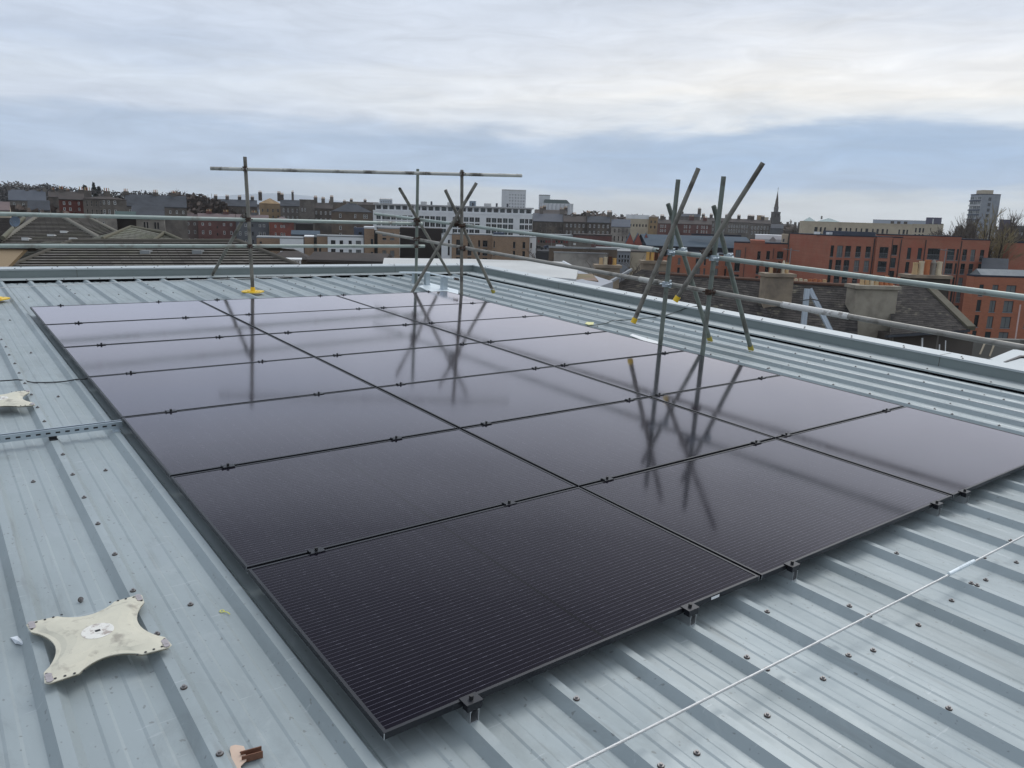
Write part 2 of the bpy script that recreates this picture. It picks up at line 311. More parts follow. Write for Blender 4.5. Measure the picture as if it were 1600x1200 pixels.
# ribbed sheet: one profile swept down the slope
prof = []
k0 = int((U0 - RIB0) / RIBP) - 1; k1 = int((U1 - RIB0) / RIBP) + 1
for k in range(k0, k1 + 1):
    c = RIB0 + k * RIBP
    prof += [(c - 0.044, PAN), (c - 0.017, RTOP), (c + 0.017, RTOP), (c + 0.044, PAN)]
    if k < k1:
        for s0 in (0.092, 0.198):
            prof += [(c + s0, PAN), (c + s0 + 0.009, PAN + 0.0035), (c + s0 + 0.041, PAN + 0.0035), (c + s0 + 0.05, PAN)]
prof = [p for p in prof if U0 <= p[0] <= U1 + 0.05]
mb = MB(); vs_ = [V0, 2.6, 6.4, 11.12]
b = mb.add([rl(u, v, w) for v in vs_ for (u, w) in prof], [])
n = len(prof)
for j in range(len(vs_) - 1):
    for i in range(n - 1):
        mb.add([], []); mb.f.append([j * n + i, j * n + i + 1, (j + 1) * n + i + 1, (j + 1) * n + i]); mb.m.append(0)
mb.build('roof_sheet', M_roof, roof_b)
# side-lap seams running along some ribs
mb = MB()
for k in range(k0 + 1, k1, 3):
    c = RIB0 + k * RIBP + 0.046
    mb.box(c, c + 0.003, V0, 10.95, PAN - 0.002, PAN + 0.0025, 0, lambda p: rl(p.x, p.y, p.z))
mb.build('sheet_lap', M_flash, roof_b)
# walls below the roof
mb = MB()
mb.prism([(U0, V0), (8.0, V0), (8.0, vb(8) + .2), (U0, vb(U0) + .2)], lambda p: Vector((*rl(p[0], p[1], 0).xy, GZ)), lambda p: rl(p[0], p[1], -0.2))
mb.build('wall', M_flash, roof_b)
Tr = lambda p: rl(p.x, p.y, p.z)
# parapets: inner upstand, capping, flashing over the ribs
mb = MB(); FW = -0.057
def q3(mb, *p, mi=0): mb.quad(*[rl(*a) for a in p], mi)
UF = 7.67; vc = vb(UF)
for (z0, z1, a, b_) in [(-0.102, 0.060, 0, 0)]:
    mb.add([rl(U0, vb(U0), z0), rl(UF, vc, z0), rl(UF, vc, z1), rl(U0, vb(U0), z1), rl(U0, vb(U0) + .24, z0 - .4), rl(UF + .26, vc + .24, z0 - .4), rl(UF + .26, vc + .24, z1), rl(U0, vb(U0) + .24, z1)],
           [(0, 1, 2, 3), (5, 4, 7, 6), (3, 2, 6, 7)])
    mb.add([rl(UF, V0, z0), rl(UF, V0, z1), rl(UF, vc, z1), rl(UF, vc, z0), rl(UF + .26, V0, z0 - .4), rl(UF + .26, V0, z1), rl(UF + .26, vc + .24, z1), rl(UF + .26, vc + .24, z0 - .4)],
           [(0, 3, 2, 1), (4, 5, 6, 7), (1, 2, 6, 5), (0, 1, 5, 4)])
mb.build('parapet', M_flash, roof_b)
mb = MB()
c0, c1 = 0.060, 0.067
def cap(poly): mb.prism(poly, lambda p: rl(p[0], p[1], c0 + .0005), lambda p: rl(p[0], p[1], c1))
cap([(U0, vb(U0) - .012), (UF - .012, vc - .012), (UF + .30, vc + .28), (U0, vb(U0) + .28)])
cap([(UF - .012, V0), (UF + .30, V0), (UF + .30, vc + .27), (UF - .012, vc - .022)])
# small drip lip down the inner edge
mb.prism([(U0, vb(U0) - .012), (UF - .015, vc - .012), (UF - .015, vc - .009), (U0, vb(U0) - .009)], lambda p: rl(p[0], p[1], 0.046), lambda p: rl(p[0], p[1], c0))
mb.prism([(UF - .012, V0), (UF - .009, V0), (UF - .009, vc - .03), (UF - .012, vc - .03)], lambda p: rl(p[0], p[1], 0.046), lambda p: rl(p[0], p[1], c0))
mb.build('parapet_capping', M_cap, roof_b)
mb = MB()
def sheet(poly, w=FW, th=.0025): mb.prism(poly, lambda p: rl(p[0], p[1], w - th), lambda p: rl(p[0], p[1], w))
sheet([(U0, vb(U0) - .29), (UF - .33, vb(UF - .33) - .29), (UF, vc - .001), (U0, vb(U0) - .001)])
sheet([(UF - .33, V0), (UF - .001, V0), (UF - .001, vc - .004), (UF - .33, vb(UF - .33) - .295)])
mb.build('parapet_flashing', M_cap if False else mat('light_flashing_steel', (0.35, 0.385, 0.385), 0.48, 0.12, 0.5, nz=(2.5, 0.12), bump=(5, 0.10, (1, 1, 1), 0.006)), roof_b)
mb = MB()   # black filler boxes added to deepen the shade in the gap under the flashing
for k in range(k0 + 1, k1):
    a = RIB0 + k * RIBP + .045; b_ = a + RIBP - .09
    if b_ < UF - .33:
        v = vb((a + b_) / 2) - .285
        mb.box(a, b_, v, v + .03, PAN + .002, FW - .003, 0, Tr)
lipm = MB(); lipm.box(UF - .331, UF - .3285, V0, vb(UF) - .30, FW - .018, FW - .0026, 0, Tr); lipm.build('flashing_lip', MAT['light_flashing_steel'], roof_b)
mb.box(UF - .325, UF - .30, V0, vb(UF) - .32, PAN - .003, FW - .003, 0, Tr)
mb.build('shade_filler', M_dark, roof_b)
# butt joints in the capping and upstand
mb = MB()
for u in (-1.9, 0.9, 3.42, 6.0):
    mb.box(u, u + .006, vb(u) - .0135, vb(u) + .25, 0.0675, 0.0685, 0, Tr); mb.box(u, u + .005, vb(u) - .0015, vb(u) - .0005, -.055, .045, 0, Tr)
for v in (-1.0, 1.93, 5.1, 8.2):
    mb.box(UF - .0135, UF + .25, v, v + .006, 0.0675, 0.0685, 0, Tr); mb.box(UF - .0015, UF - .0005, v, v + .005, -.055, .045, 0, Tr)
mb.build('sheet_joint', M_washer, roof_b)
# a lower flat roof of the same building joining on the right (its pale flashing shows past the capping)
mb = MB()
A = [on_roof(1546, 561, .02), on_roof(1583, 546, -.02), on_roof(1680, 552, -.02), on_roof(1680, 600, .02)]
mb.prism(A, lambda p: rl(p.x, p.y, p.z - .25), lambda p: rl(p.x, p.y, p.z))
bx = [on_roof(1568, 564.5, .03), on_roof(1594, 554.5, .03), on_roof(1680, 556.5, .03), on_roof(1680, 558.5, .03), on_roof(1596, 556.5, .03), on_roof(1571, 565.2, .03)]
mb.prism(bx, lambda p: rl(p.x, p.y, p.z - .05), lambda p: rl(p.x, p.y, p.z - .004), 1)
mb.build('side_flashing', [M_cap, M_black], roof_b)
# screws
def screw_mesh():
    mb = MB(); mb.tube((0, 0, 0), (0, 0, .003), .0108, 10, 1); mb.tube((0, 0, .003), (0, 0, .0052), .0092, 10, 0); mb.tube((0, 0, .0052), (0, 0, .011), .0048, 6, 0)
    return mb.mesh('roof_screw', [M_screw, M_washer])
SCREW = screw_mesh(); scr = []
for i in range(36): scr.append((-0.383 + random.uniform(-.004, .004), 0.245 + .353 * (i - 5), RTOP))
for k in range(k0 + 1, k1):
    u = RIB0 + k * RIBP
    if (k + 2) % 3 == 0 and k != -2:
        for i in range(40):
            v = -2.6 + .353 * i
            if v > 9.3 or v < -.3 or u > 5.4: scr.append((u + random.uniform(-.006, .006), v, RTOP))
    for v in (-2.15, -.485, 1.15, 2.80, 4.487, 6.08, 7.82, 9.46, 10.7):
        scr.append((u + RIBP * .5 + random.uniform(-.006, .006), v + random.uniform(-.012, .012), PAN + .0005))
for u, v in [(.654, -.123), (1.342, -.283), (1.341, -.367), (2.029, -.29), (2.028, -.376), (3.153, -.399), (2.727, -.145), (2.716, -.505), (3.413, -.389), (1.69, -.132)]:
    k = round((u - RIB0) / RIBP); scr.append((RIB0 + k * RIBP, v, RTOP))
for i in range(40):                               # along the capping and flashings
    u = U0 + .3 + i * .45
    if u < UF:
        scr += [(u, vb(u) + .03, c1), (u + .09, vb(u) + .2, c1), (u + .1, vb(u) - .25, FW)]
for i in range(36):
    v = -2 + i * .62
    if v < 11: scr += [(UF + .03, v, c1), (UF + .12, v + .05, c1), (UF - .28, v + .2, FW)]
def under_panels(s): return -.05 < s[0] < 5.36 and -.02 < s[1] < 8.08
def seen(s):
    x, y = px(rl(*s)); return -5 < x < 1605 and -5 < y < 1205 and not under_panels(s)
scr = sorted([s for s in scr if seen(s)], key=lambda s: (rl(*s) - CW).length)
TILT = Matrix.Rotation(SLOPE, 4, 'X')
for s in scr[:100]:
    o = link('roof_screw', SCREW, roof_b); o.matrix_local = Matrix.Translation(rl(*s) - roof_b.location) @ TILT
mb = MB(); sm = [v.co.copy() for v in SCREW.vertices]; sf = [(list(p.vertices), p.material_index) for p in SCREW.polygons]
for s in scr[100:]:
    b = len(mb.v); mb.v += [rl(s[0] + p.x, s[1] + p.y, s[2] + p.z) for p in sm]
    for f, mi in sf: mb.f.append([b + i for i in f]); mb.m.append(mi)
tag(mb.build('roof_screws', [M_screw, M_washer], roof_b), kind='stuff')

# ================================================================== SOLAR PANELS
PW, PH, GAP, FH = 1.762, 1.134, 0.02, 0.022
def panel_meshes():
    f = MB(); lip = 0.011
    for (x0, x1, y0, y1) in ((0, PW, 0, lip), (0, PW, PH - lip, PH), (0, lip, lip, PH - lip), (PW - lip, PW, lip, PH - lip)):
        f.box(x0, x1, y0, y1, -FH, 0)
    g = MB()
    g.quad(Vector((lip - .001, lip - .001, -.0018)), Vector((PW - lip + .001, lip - .001, -.0018)), Vector((PW - lip + .001, PH - lip + .001, -.0018)), Vector((lip - .001, PH - lip + .001, -.0018)), 0,
           [(lip, lip), (PW - lip, lip), (PW - lip, PH - lip), (lip, PH - lip)])
    g.box(lip, PW - lip, lip, PH - lip, -.0075, -.0035)
    c = MB()                                        # bare mitred corner lines
    for x in (0, PW):
        for y in (0, PH):
            sx = -1 if x == 0 else 1; sy = -1 if y == 0 else 1
            c.box(min(x, x + sx * .0006) - .0006, max(x, x + sx * .0006) + .0006, min(y, y + sy * .0006) - .0006, max(y, y + sy * .0006) + .0006, -FH, -.001)
    return f.mesh('frame', M_alu_blk), g.mesh('glass', M_cell), c.mesh('corner_seam', M_alu)
FRM, GLS, SEAM = panel_meshes()
rows_w = ['front', 'second', 'third', 'fourth', 'fifth', 'sixth', 'farthest']; cols_w = ['left', 'middle', 'right']
for r in range(7):
    for c in range(3):
        lab = 'black solar panel in the %s of its row, %s' % (cols_w[c], ('the front row nearest the camera' if r == 0 else 'the farthest row by the back parapet' if r == 6 else 'the %s row from the front' % rows_w[r]))
        t = thing('solar_panel', lab, 'solar panel', rl(c * (PW + GAP), r * (PH + GAP), 0), 0, 'black solar panels clamped edge to edge on the roof', local=True)
        t.rotation_euler = (SLOPE + random.uniform(-.0012, .0012), random.uniform(-.0009, .0009), 0)
        link('frame', FRM, t); link('glass', GLS, t); link('corner_seam', SEAM, t)
        if r == 0 and c == 0:
            mb = MB(); mb.box(1.45, 1.50, -.0008, -.0002, -.018, -.006); mb.build('serial_sticker', M_white, t)
        if r in (0, 1) and c == 0:
            pass
# mounting rails on the ribs, with their clamps
rk = [0, 3, 5, 9, 10, 14]
def rail_lab(i): return ['left column, outer', 'left column, inner', 'middle column, left', 'middle column, right', 'right column, left', 'right column, right'][i]
def channel(mb, u, v0, v1, wb, wt, hw=.0165, th=.002, lip=.006):
    mb.box(u - hw, u + hw, v0, v1, wb, wb + th, 0, Tr); mb.box(u - hw, u - hw + th, v0, v1, wb + th, wt, 0, Tr); mb.box(u + hw - th, u + hw, v0, v1, wb + th, wt, 0, Tr)
    mb.box(u - hw + th, u - hw + lip, v0, v1, wt - th, wt, 0, Tr); mb.box(u + hw - lip, u + hw - th, v0, v1, wt - th, wt, 0, Tr)
for i, k in enumerate(rk):
    u = RIB0 + k * RIBP
    t = thing('mounting_rail', 'aluminium mounting rail with black clamps under the %s edge of solar panels' % rail_lab(i), 'rail', rl(u, -.03, RTOP), group='panel mounting rails on the roof ribs')
    mb = MB(); channel(mb, u, -.034, 7 * (PH + GAP) + .012, RTOP + .001, -.0228); mb.build('channel', M_alu, t)
    for r in range(8):
        v = r * (PH + GAP) - GAP / 2
        mb = MB()
        if r == 0: v = -.012; mb.box(u - .030, u + .030, v - .022, v + .022, .0005, .0045, 0, Tr); mb.box(u - .026, u + .026, v - .021, v + .006, -.0222, .0005, 0, Tr)
        elif r == 7: v += -.0; mb.box(u - .030, u + .030, v - .016, v + .026, .0005, .0045, 0, Tr); mb.box(u - .026, u + .026, v + .001, v + .022, -.0222, .0005, 0, Tr)
        else: mb.box(u - .032, u + .032, v - .020, v + .020, .0005, .0045, 0, Tr); mb.box(u - .030, u + .030, v - .0085, v + .0085, -.0222, .0005, 0, Tr); mb.box(u - .034, u - .028, v - .012, v + .012, .0045, .010, 0, Tr)
        cl_ = mb.build('clamp', M_alu_blk, t)
        mb = MB(); mb.tube(rl(u, v, .0045), rl(u, v, .017), .0072, 8); mb.build('bolt_head', M_black, cl_)

# ================================================================== SCAFFOLD GUARD RAIL
sc_t = thing('scaffold_guardrail', 'temporary edge guardrail of weathered scaffold tubes standing on the grey roof', 'scaffolding', rl(5.5, 8, -.09))
TR = .0242
def u_on(x, y, u): return R3(on_u(x, y, u))
def closest(x, y, P):                      # point of the ray nearest the vertical through P
    r = ray(x, y); h = Vector((r.x, r.y)); q = Vector((P.x - CW.x, P.y - CW.y)); return CW + r * (q.dot(h) / h.dot(h))
def seg_point(P, Q, x, y):                 # point of line PQ nearest the ray through a pixel
    d1 = (Q - P).normalized(); d2 = ray(x, y).normalized(); w = P - CW
    b = d1.dot(d2); d = d1.dot(w); e = d2.dot(w); s = (b * e - d) / (1 - b * b); return P + d1 * s
def part_tube(name, a, b, m, r=TR, hollow=.004): mb = MB(); mb.tube(a, b, r, 16, hollow=hollow); return mb.build(name, m, sc_t)
pA = R3(on_roof(395, 454, RTOP + .02))
pL = R3(on_roof(-9, 465, RTOP + .02))
def ray_uw(x, y, u, w=RTOP):
    p = on_u(x, y, u); return R3(Vector((p.x, p.y, w)))
pB = ray_uw(650.3, 432, 5.5); pC = ray_uw(721.2, 459, 5.5); pD = ray_uw(1031, 543, 5.47); pE = ray_uw(1097.2, 556, 5.47)
tops = {'A': closest(382.6, 245, pA), 'B': closest(652.8, 264, pB), 'C': closest(721.8, 265.4, pC), 'D': closest(1059.7, 280.5, pD), 'E': closest(1130.8, 275.7, pE)}
tL = pL + (tops['A'] - pA)
part_tube('post', pA, tops['A'], M_tube); part_tube('post', pL, tL, M_tube); part_tube('post', pB, tops['B'], M_tube_g)
part_tube('post', pC, tops['C'], M_tube_w if False else M_tube); part_tube('post', pD, tops['D'], M_tube_g); part_tube('post', pE, tops['E'], M_tube_g)
# back rails, left to post B
def near(P, top, x, y): return seg_point(P, top, x, y)
back = Vector((0, .055, 0))
nA1 = near(pA, tops['A'], 388, 343); nA2 = near(pA, tops['A'], 390, 385)
def rail_on(P, Q, xa, ya, xb, yb):        # line whose image runs through the two pixels, held at the depths of P and Q
    dp = (P - CW).dot(RZ_); dq = (Q - CW).dot(RZ_); return CW + ray(xa, ya) * dp, CW + ray(xb, yb) * dq
nB1 = near(pB, tops['B'], 651.5, 350); nB2 = near(pB, tops['B'], 651, 384.5)
a, b = rail_on(nA1 + back, nB1 + back, 388, 343.3, 652, 349.5); d = (b - a)
part_tube('rail', a - d * 1.62, b + d * .035, M_rail_g)
a2, b2 = rail_on(nA2 + back, nB2 + back, 390, 384.4, 652, 384.6); d2 = b2 - a2
part_tube('rail', a2 - d2 * 1.62, b2 + d2 * .05, M_rail_g)
# high rail across A and C
nA3 = near(pA, tops['A'], 383, 264); nC3 = near(pC, tops['C'], 722, 272)
fwd = Vector((-.03, -.045, 0))
a, b = rail_on(nA3 + fwd, nC3 + fwd, 383, 264.4, 722, 272.3); d = b - a
part_tube('rail', a - d * (52.0 / 339) * .97, b + d * (102.0 / 339) * 1.0, M_tube_w)
# right-hand rails, down the slope past C, D and E
UR = 5.56
def run(xa, ya, xb, yb, x0, x1):
    P = u_on(xa, ya, UR); Q = u_on(xb, yb, UR); out = []
    for x in (x0, x1):
        lo, hi = -3.0, 6.0
        f = lambda t: px(P + (Q - P) * t)[0] - x
        for _ in range(50):
            m_ = (lo + hi) / 2
            if (P + (Q - P) * m_ - CW).dot(RZ_) < .3: hi = m_; continue
            if f(m_) < 0: lo = m_
            else: hi = m_
        out.append(P + (Q - P) * lo)
    return out
h0, h1 = run(722, 351.5, 1110, 401.5, 586, 2600)
hj = run(722, 351.5, 1110, 401.5, 1022, 1000); hjx, hk = hj[0], hj[1]
hm = run(722, 351.5, 1110, 401.5, 1135, 1060)
part_tube('rail', h0, hjx, M_rail_g); part_tube('rail', hjx, h1, M_rail_g)
l0, l1 = run(722, 386.5, 1103, 454.5, 588, 2600)
lj = run(722, 386.5, 1103, 454.5, 1030, 1000); lw_ = run(722, 386.5, 1103, 454.5, 1222, 1326)
part_tube('rail', l0, lj[0], M_tube_l); part_tube('rail', lj[0], l1, M_tube_l)
def sleeve(a, b, m=None): part_tube('sleeve', a, b, m or M_tube_w, TR + .005, .003)
sleeve(hk, hjx); sleeve(lj[1], lj[0]); sleeve(*lw_, mat('plaster_smeared_tube', (.68, .67, .63), .6, .1, .4, nz=(9, .15), col2=(.34, .32, .29), nz2=(7, .52, .60)))
# raking braces
def brace(bot, node, xt, yt, m, capm=None, ext=0.0):
    top = seg_point(bot, node, xt, yt); d = (top - bot).normalized()
    part_tube('brace', bot - d * ext, top, m)
    if capm:
        mb = MB(); mb.tube(bot - d * .012, bot + d * .045, TR + .006, 16); mb.build('end_cap', capm, sc_t)
    return top
nA = near(pA, tops['A'], 386, 338)
brace(R3(on_roof(332, 429, FW + .02)), CW + ray(381, 341) * ((nA1 - CW).dot(RZ_) + .09), 384.5, 334, M_tube, None)
brace(R3(on_roof(703, 429, RTOP + .02)), CW + ray(654.5, 346) * ((nB1 - CW).dot(RZ_) + .07), 628.5, 292.5, M_tube)
nC1 = near(pC, tops['C'], 722, 352); dC = (nC1 - CW).dot(RZ_)
brace(ray_uw(642, 458, 4.86), CW + ray(709, 346) * (dC - .07), 746.5, 287, M_tube)
brace(R3(on_roof(771, 456, RTOP + .03)), CW + ray(719.5, 347) * (dC + .06), 697, 296.5, M_tube, M_yel_d)
def floating(x, y, xm, ym):               # end hanging over the panels: its mirror image fixes its height
    best = None
    for i in range(400):
        w = i * .002; p = on_roof(x, y, w); q = px(rl(p.x, p.y, -p.z)); e = abs(q[1] - ym)
        if best is None or e < best[0]: best = (e, p)
    return R3(best[1])
fD = floating(990, 503, 984, 561); fE = floating(1056, 469, 1040, 620)
nD1 = near(pD, tops['D'], 1045, 397); dD = (nD1 - CW).dot(RZ_); nE1 = near(pE, tops['E'], 1115, 405); dE = (nE1 - CW).dot(RZ_)
brace(fD, CW + ray(1036, 394) * (dD - .06), 1090, 262.5, M_tube, M_yel)
brace(R3(on_roof(1109.5, 532, RTOP + .035)), CW + ray(1067, 394) * (dD + .19), 1043.5, 318.5, M_tube_g, M_yel_d)
brace(fE, CW + ray(1103, 395) * (dE - .07), 1191.5, 254, M_tube, M_yel)
brace(R3(on_roof(1173.5, 546, RTOP + .035)), CW + ray(1136, 402) * (dE + .19), 1114.5, 322, M_tube_g, M_yel_d)
# couplers
def coupler(P, ax1, ax2, m):
    mb = MB(); a = ax1.normalized(); b = ax2.normalized()
    off = a.cross(b).normalized() * TR
    mb.tube(P - off - a * .028, P - off + a * .028, TR + .0095, 12); mb.tube(P + off - b * .028, P + off + b * .028, TR + .0095, 12)
    s = a.cross(b).normalized()
    for k_ in (-1, 1):
        e = (P - off + b * (TR + .012) * k_); mb.tube(e - s * .045, e + s * .045, .008, 6); mb.tube(e + s * .03, e + s * .052, .013, 6)
        e = (P + off + a * (TR + .012) * k_); mb.tube(e - s * .045, e + s * .045, .007, 6)
    mb.build('coupler', m, sc_t)
UP = Vector((0, 0, 1)); AX = Vector((1, -.04, 0)); AY = (h1 - h0).normalized()
for P, x1, x2, m in [(nA1 + back * .5, UP, d2, M_coupler), (nA2 + back * .5, UP, d2, M_coupler), (nB1 + back * .5, UP, d2, M_coupler), (nB2 + back * .5, UP, d2, M_coupler),
                     (nA3 + fwd * .5, UP, d, M_coupler), (nC3 + fwd * .5, UP, d, M_coupler), (near(pB, tops['B'], 652, 343.5), UP, AY, M_coupler), (near(pB, tops['B'], 651, 373.5), UP, AY, M_coupler),
                     (near(pC, tops['C'], 722, 353), UP, AY, M_coupler), (near(pC, tops['C'], 722, 388), UP, AY, M_coupler),
                     (near(pD, tops['D'], 1045, 394), UP, AY, M_galv), (near(pD, tops['D'], 1042, 444), UP, AY, M_galv),
                     (near(pE, tops['E'], 1116, 403), UP, AY, M_galv), (near(pE, tops['E'], 1109, 456), UP, AY, M_coupler),
                     (CW + ray(1036, 393) * dD, tops['D'] - fD, AY, M_coupler), (CW + ray(1104, 395) * dE, tops['E'] - fE, AY, M_coupler),
                     (CW + ray(1066, 393) * (dD + .12), UP, AY, M_galv), (CW + ray(1138, 402) * (dE + .12), UP, AY, M_galv),
                     (CW + ray(381, 340) * ((nA1 - CW).dot(RZ_) + .04), d2, UP, M_coupler), (CW + ray(711, 349) * dC, UP, AY, M_coupler)]:
    coupler(P, x1, x2, m)
# yellow foot pads under the back posts
def pad(P, label):
    mb = MB(); q = unrl(P); R_ = []
    for i in range(28):
        a = 2 * PI * i / 28; r = .145 + .012 * math.cos(4 * a); R_.append((q.x + r * math.cos(a), q.y + r * math.sin(a)))
    mb.prism(R_, lambda p: rl(p[0], p[1], RTOP + .0005), lambda p: rl(p[0], p[1], RTOP + .014))
    R2 = [(q.x + .075 * math.cos(2 * PI * i / 20), q.y + .075 * math.sin(2 * PI * i / 20)) for i in range(20)]
    mb.prism(R2, lambda p: rl(p[0], p[1], RTOP + .014), lambda p: rl(p[0], p[1], RTOP + .02))
    mb.tube(rl(q.x, q.y, RTOP + .02), rl(q.x, q.y, RTOP + .06), TR + .007, 16, hollow=.005)
    for a in (.6, 2.2, 3.8, 5.2):
        mb.tube(rl(q.x + .115 * math.cos(a), q.y + .115 * math.sin(a), RTOP + .014), rl(q.x + .115 * math.cos(a), q.y + .115 * math.sin(a), RTOP + .0155), .010, 8, 1)
    single('foot_pad', mb, [M_yel, M_rust], label, 'foot pad', 'yellow pads under scaffold posts', P)
pad(pA, 'yellow plastic pad under the tall scaffold post behind the panels')
pad(pL, 'yellow plastic pad cut off by the left edge of the picture')

# ================================================================== SAFETY LINE, ANCHORS, LOOSE THINGS
an_c = on_roof(690, 449, RTOP); an = thing('lifeline_anchor', 'bright galvanised corner anchor with square posts at the far corner of the panels', 'roof anchor', R3(an_c))
mb = MB()
pp = [(654, 447), (672, 442), (716, 453), (716, 461), (684, 461)]
pl = [on_roof(x, y, RTOP + .02) for x, y in pp]; mb.prism(pl, lambda p: rl(p.x, p.y, p.z - .012), lambda p: rl(p.x, p.y, p.z)); mb.build('base_plate', M_galv_lt, an)
def sqpost(x, yb, yt, hw):
    b_ = on_roof(x, yb, RTOP + .02); B = R3(b_); T = closest(x, yt, B); h = (T - B).length
    mb = MB(); mb.box(b_.x - hw, b_.x + hw, b_.y - hw, b_.y + hw, b_.z, b_.z + h, 0, Tr); mb.box(b_.x - hw - .012, b_.x + hw + .012, b_.y - hw - .012, b_.y + hw + .012, b_.z, b_.z + .006, 0, Tr)
    mb.box(b_.x - hw - .001, b_.x + hw + .001, b_.y - hw - .001, b_.y + hw + .001, b_.z + h * .52, b_.z + h * .52 + .005, 0, Tr); mb.build('anchor_post', M_galv, an); return rl(b_.x, b_.y, b_.z + h)
t1 = sqpost(693.5, 452, 433, .042); t2 = sqpost(667, 445, 427.5, .036); t3 = sqpost(648, 442, 426.5, .036)
up1 = Vector((0, 0, .014))
for p_, q_, r_ in ((t3 + up1 + Vector((-.30, -.02, 0)), t2 + up1 + Vector((.05, 0, 0)), .016), (t1 + up1 - AY * .02, t1 + up1 + AY * .20, .014), (t2 + up1, t1 + up1, .012)):
    mb = MB(); mb.tube(p_, q_, r_, 8); mb.build('line_bracket', M_galv_lt, an)
for f_ in (.24, .30, .36): mb = MB(); mb.tube(t1 + up1 + AY * f_, t1 + up1 + AY * (f_ + .035), .018, 8); mb.build('tensioner', M_coupler if f_ > .25 else M_galv_lt, an)
w0 = t1 + up1 + AY * .2
def rope(name, pts, r, label, cat, m=M_wire, n=8):
    mb = MB(); mb.path(pts, r, n); return mb
mb = MB(); pts = [w0, R3(on_roof(860, 478, -.0)), R3(on_roof(1100, 532, .0)), R3(on_roof(1350, 588, .0)), R3(on_roof(1700, 668, .0))]
mb.path(pts, .004, 6); single('lifeline_wire', mb, M_wire, 'thin steel lifeline wire running along the ribs right of the panels', 'wire rope', 'roof safety lines')
mb = MB(); mb.path([t3 + up1 + Vector((-.25, -.02, 0)), R3(on_roof(500, 431, .03)), R3(on_roof(200, 441, .03)), R3(on_roof(-60, 452, .03))], .004, 6)
single('lifeline_wire', mb, M_wire, 'thin steel lifeline wire running along the back of the roof', 'wire rope', 'roof safety lines')
# the twisted rope in the right foreground
mb = MB(); A = rl(-1.2, -.352, .0); B = rl(5.0, -.47, .0); n_ = 620; strands = 6; ax = (B - A).normalized(); q = Vector((0, 0, 1)).cross(ax).normalized(); e = ax.cross(q)
for k in range(strands):
    prev = None; ring0 = None
    for i in range(n_ + 1):
        t_ = i / n_; ph = 2 * PI * (k / strands + t_ * 105); c = A.lerp(B, t_) + Vector((0, 0, -.02 * 4 * t_ * (1 - t_))) + (q * math.cos(ph) + e * math.sin(ph)) * .0031
        ring = [c + q * (.0019 * math.cos(2 * PI * j / 5)) + e * (.0019 * math.sin(2 * PI * j / 5)) for j in range(5)]
        b_ = mb.add(ring, [])
        if ring0 is not None:
            for j in range(5): mb.sm.add(len(mb.f)); mb.f.append([ring0 + j, ring0 + (j + 1) % 5, b_ + (j + 1) % 5, b_ + j]); mb.m.append(0)
        ring0 = b_
lf = thing('lifeline_wire', 'twisted steel wire rope stretched across the roof in the right foreground', 'wire rope', A, group='roof safety lines')
mb.build('rope', M_wire, lf)
mb = MB(); sA = seg_point(A, B, 1484, 893) + Vector((0, 0, -.014)); sB = seg_point(A, B, 1522, 872) + Vector((0, 0, -.013)); mb.tube(sA, sB, .0085, 12)
for i in range(6): c = sA.lerp(sB, .42 + i * .085); mb.tube(c - ax * .004, c + ax * .004, .0098, 12)
mb.build('swaged_sleeve', M_galv_lt, lf)
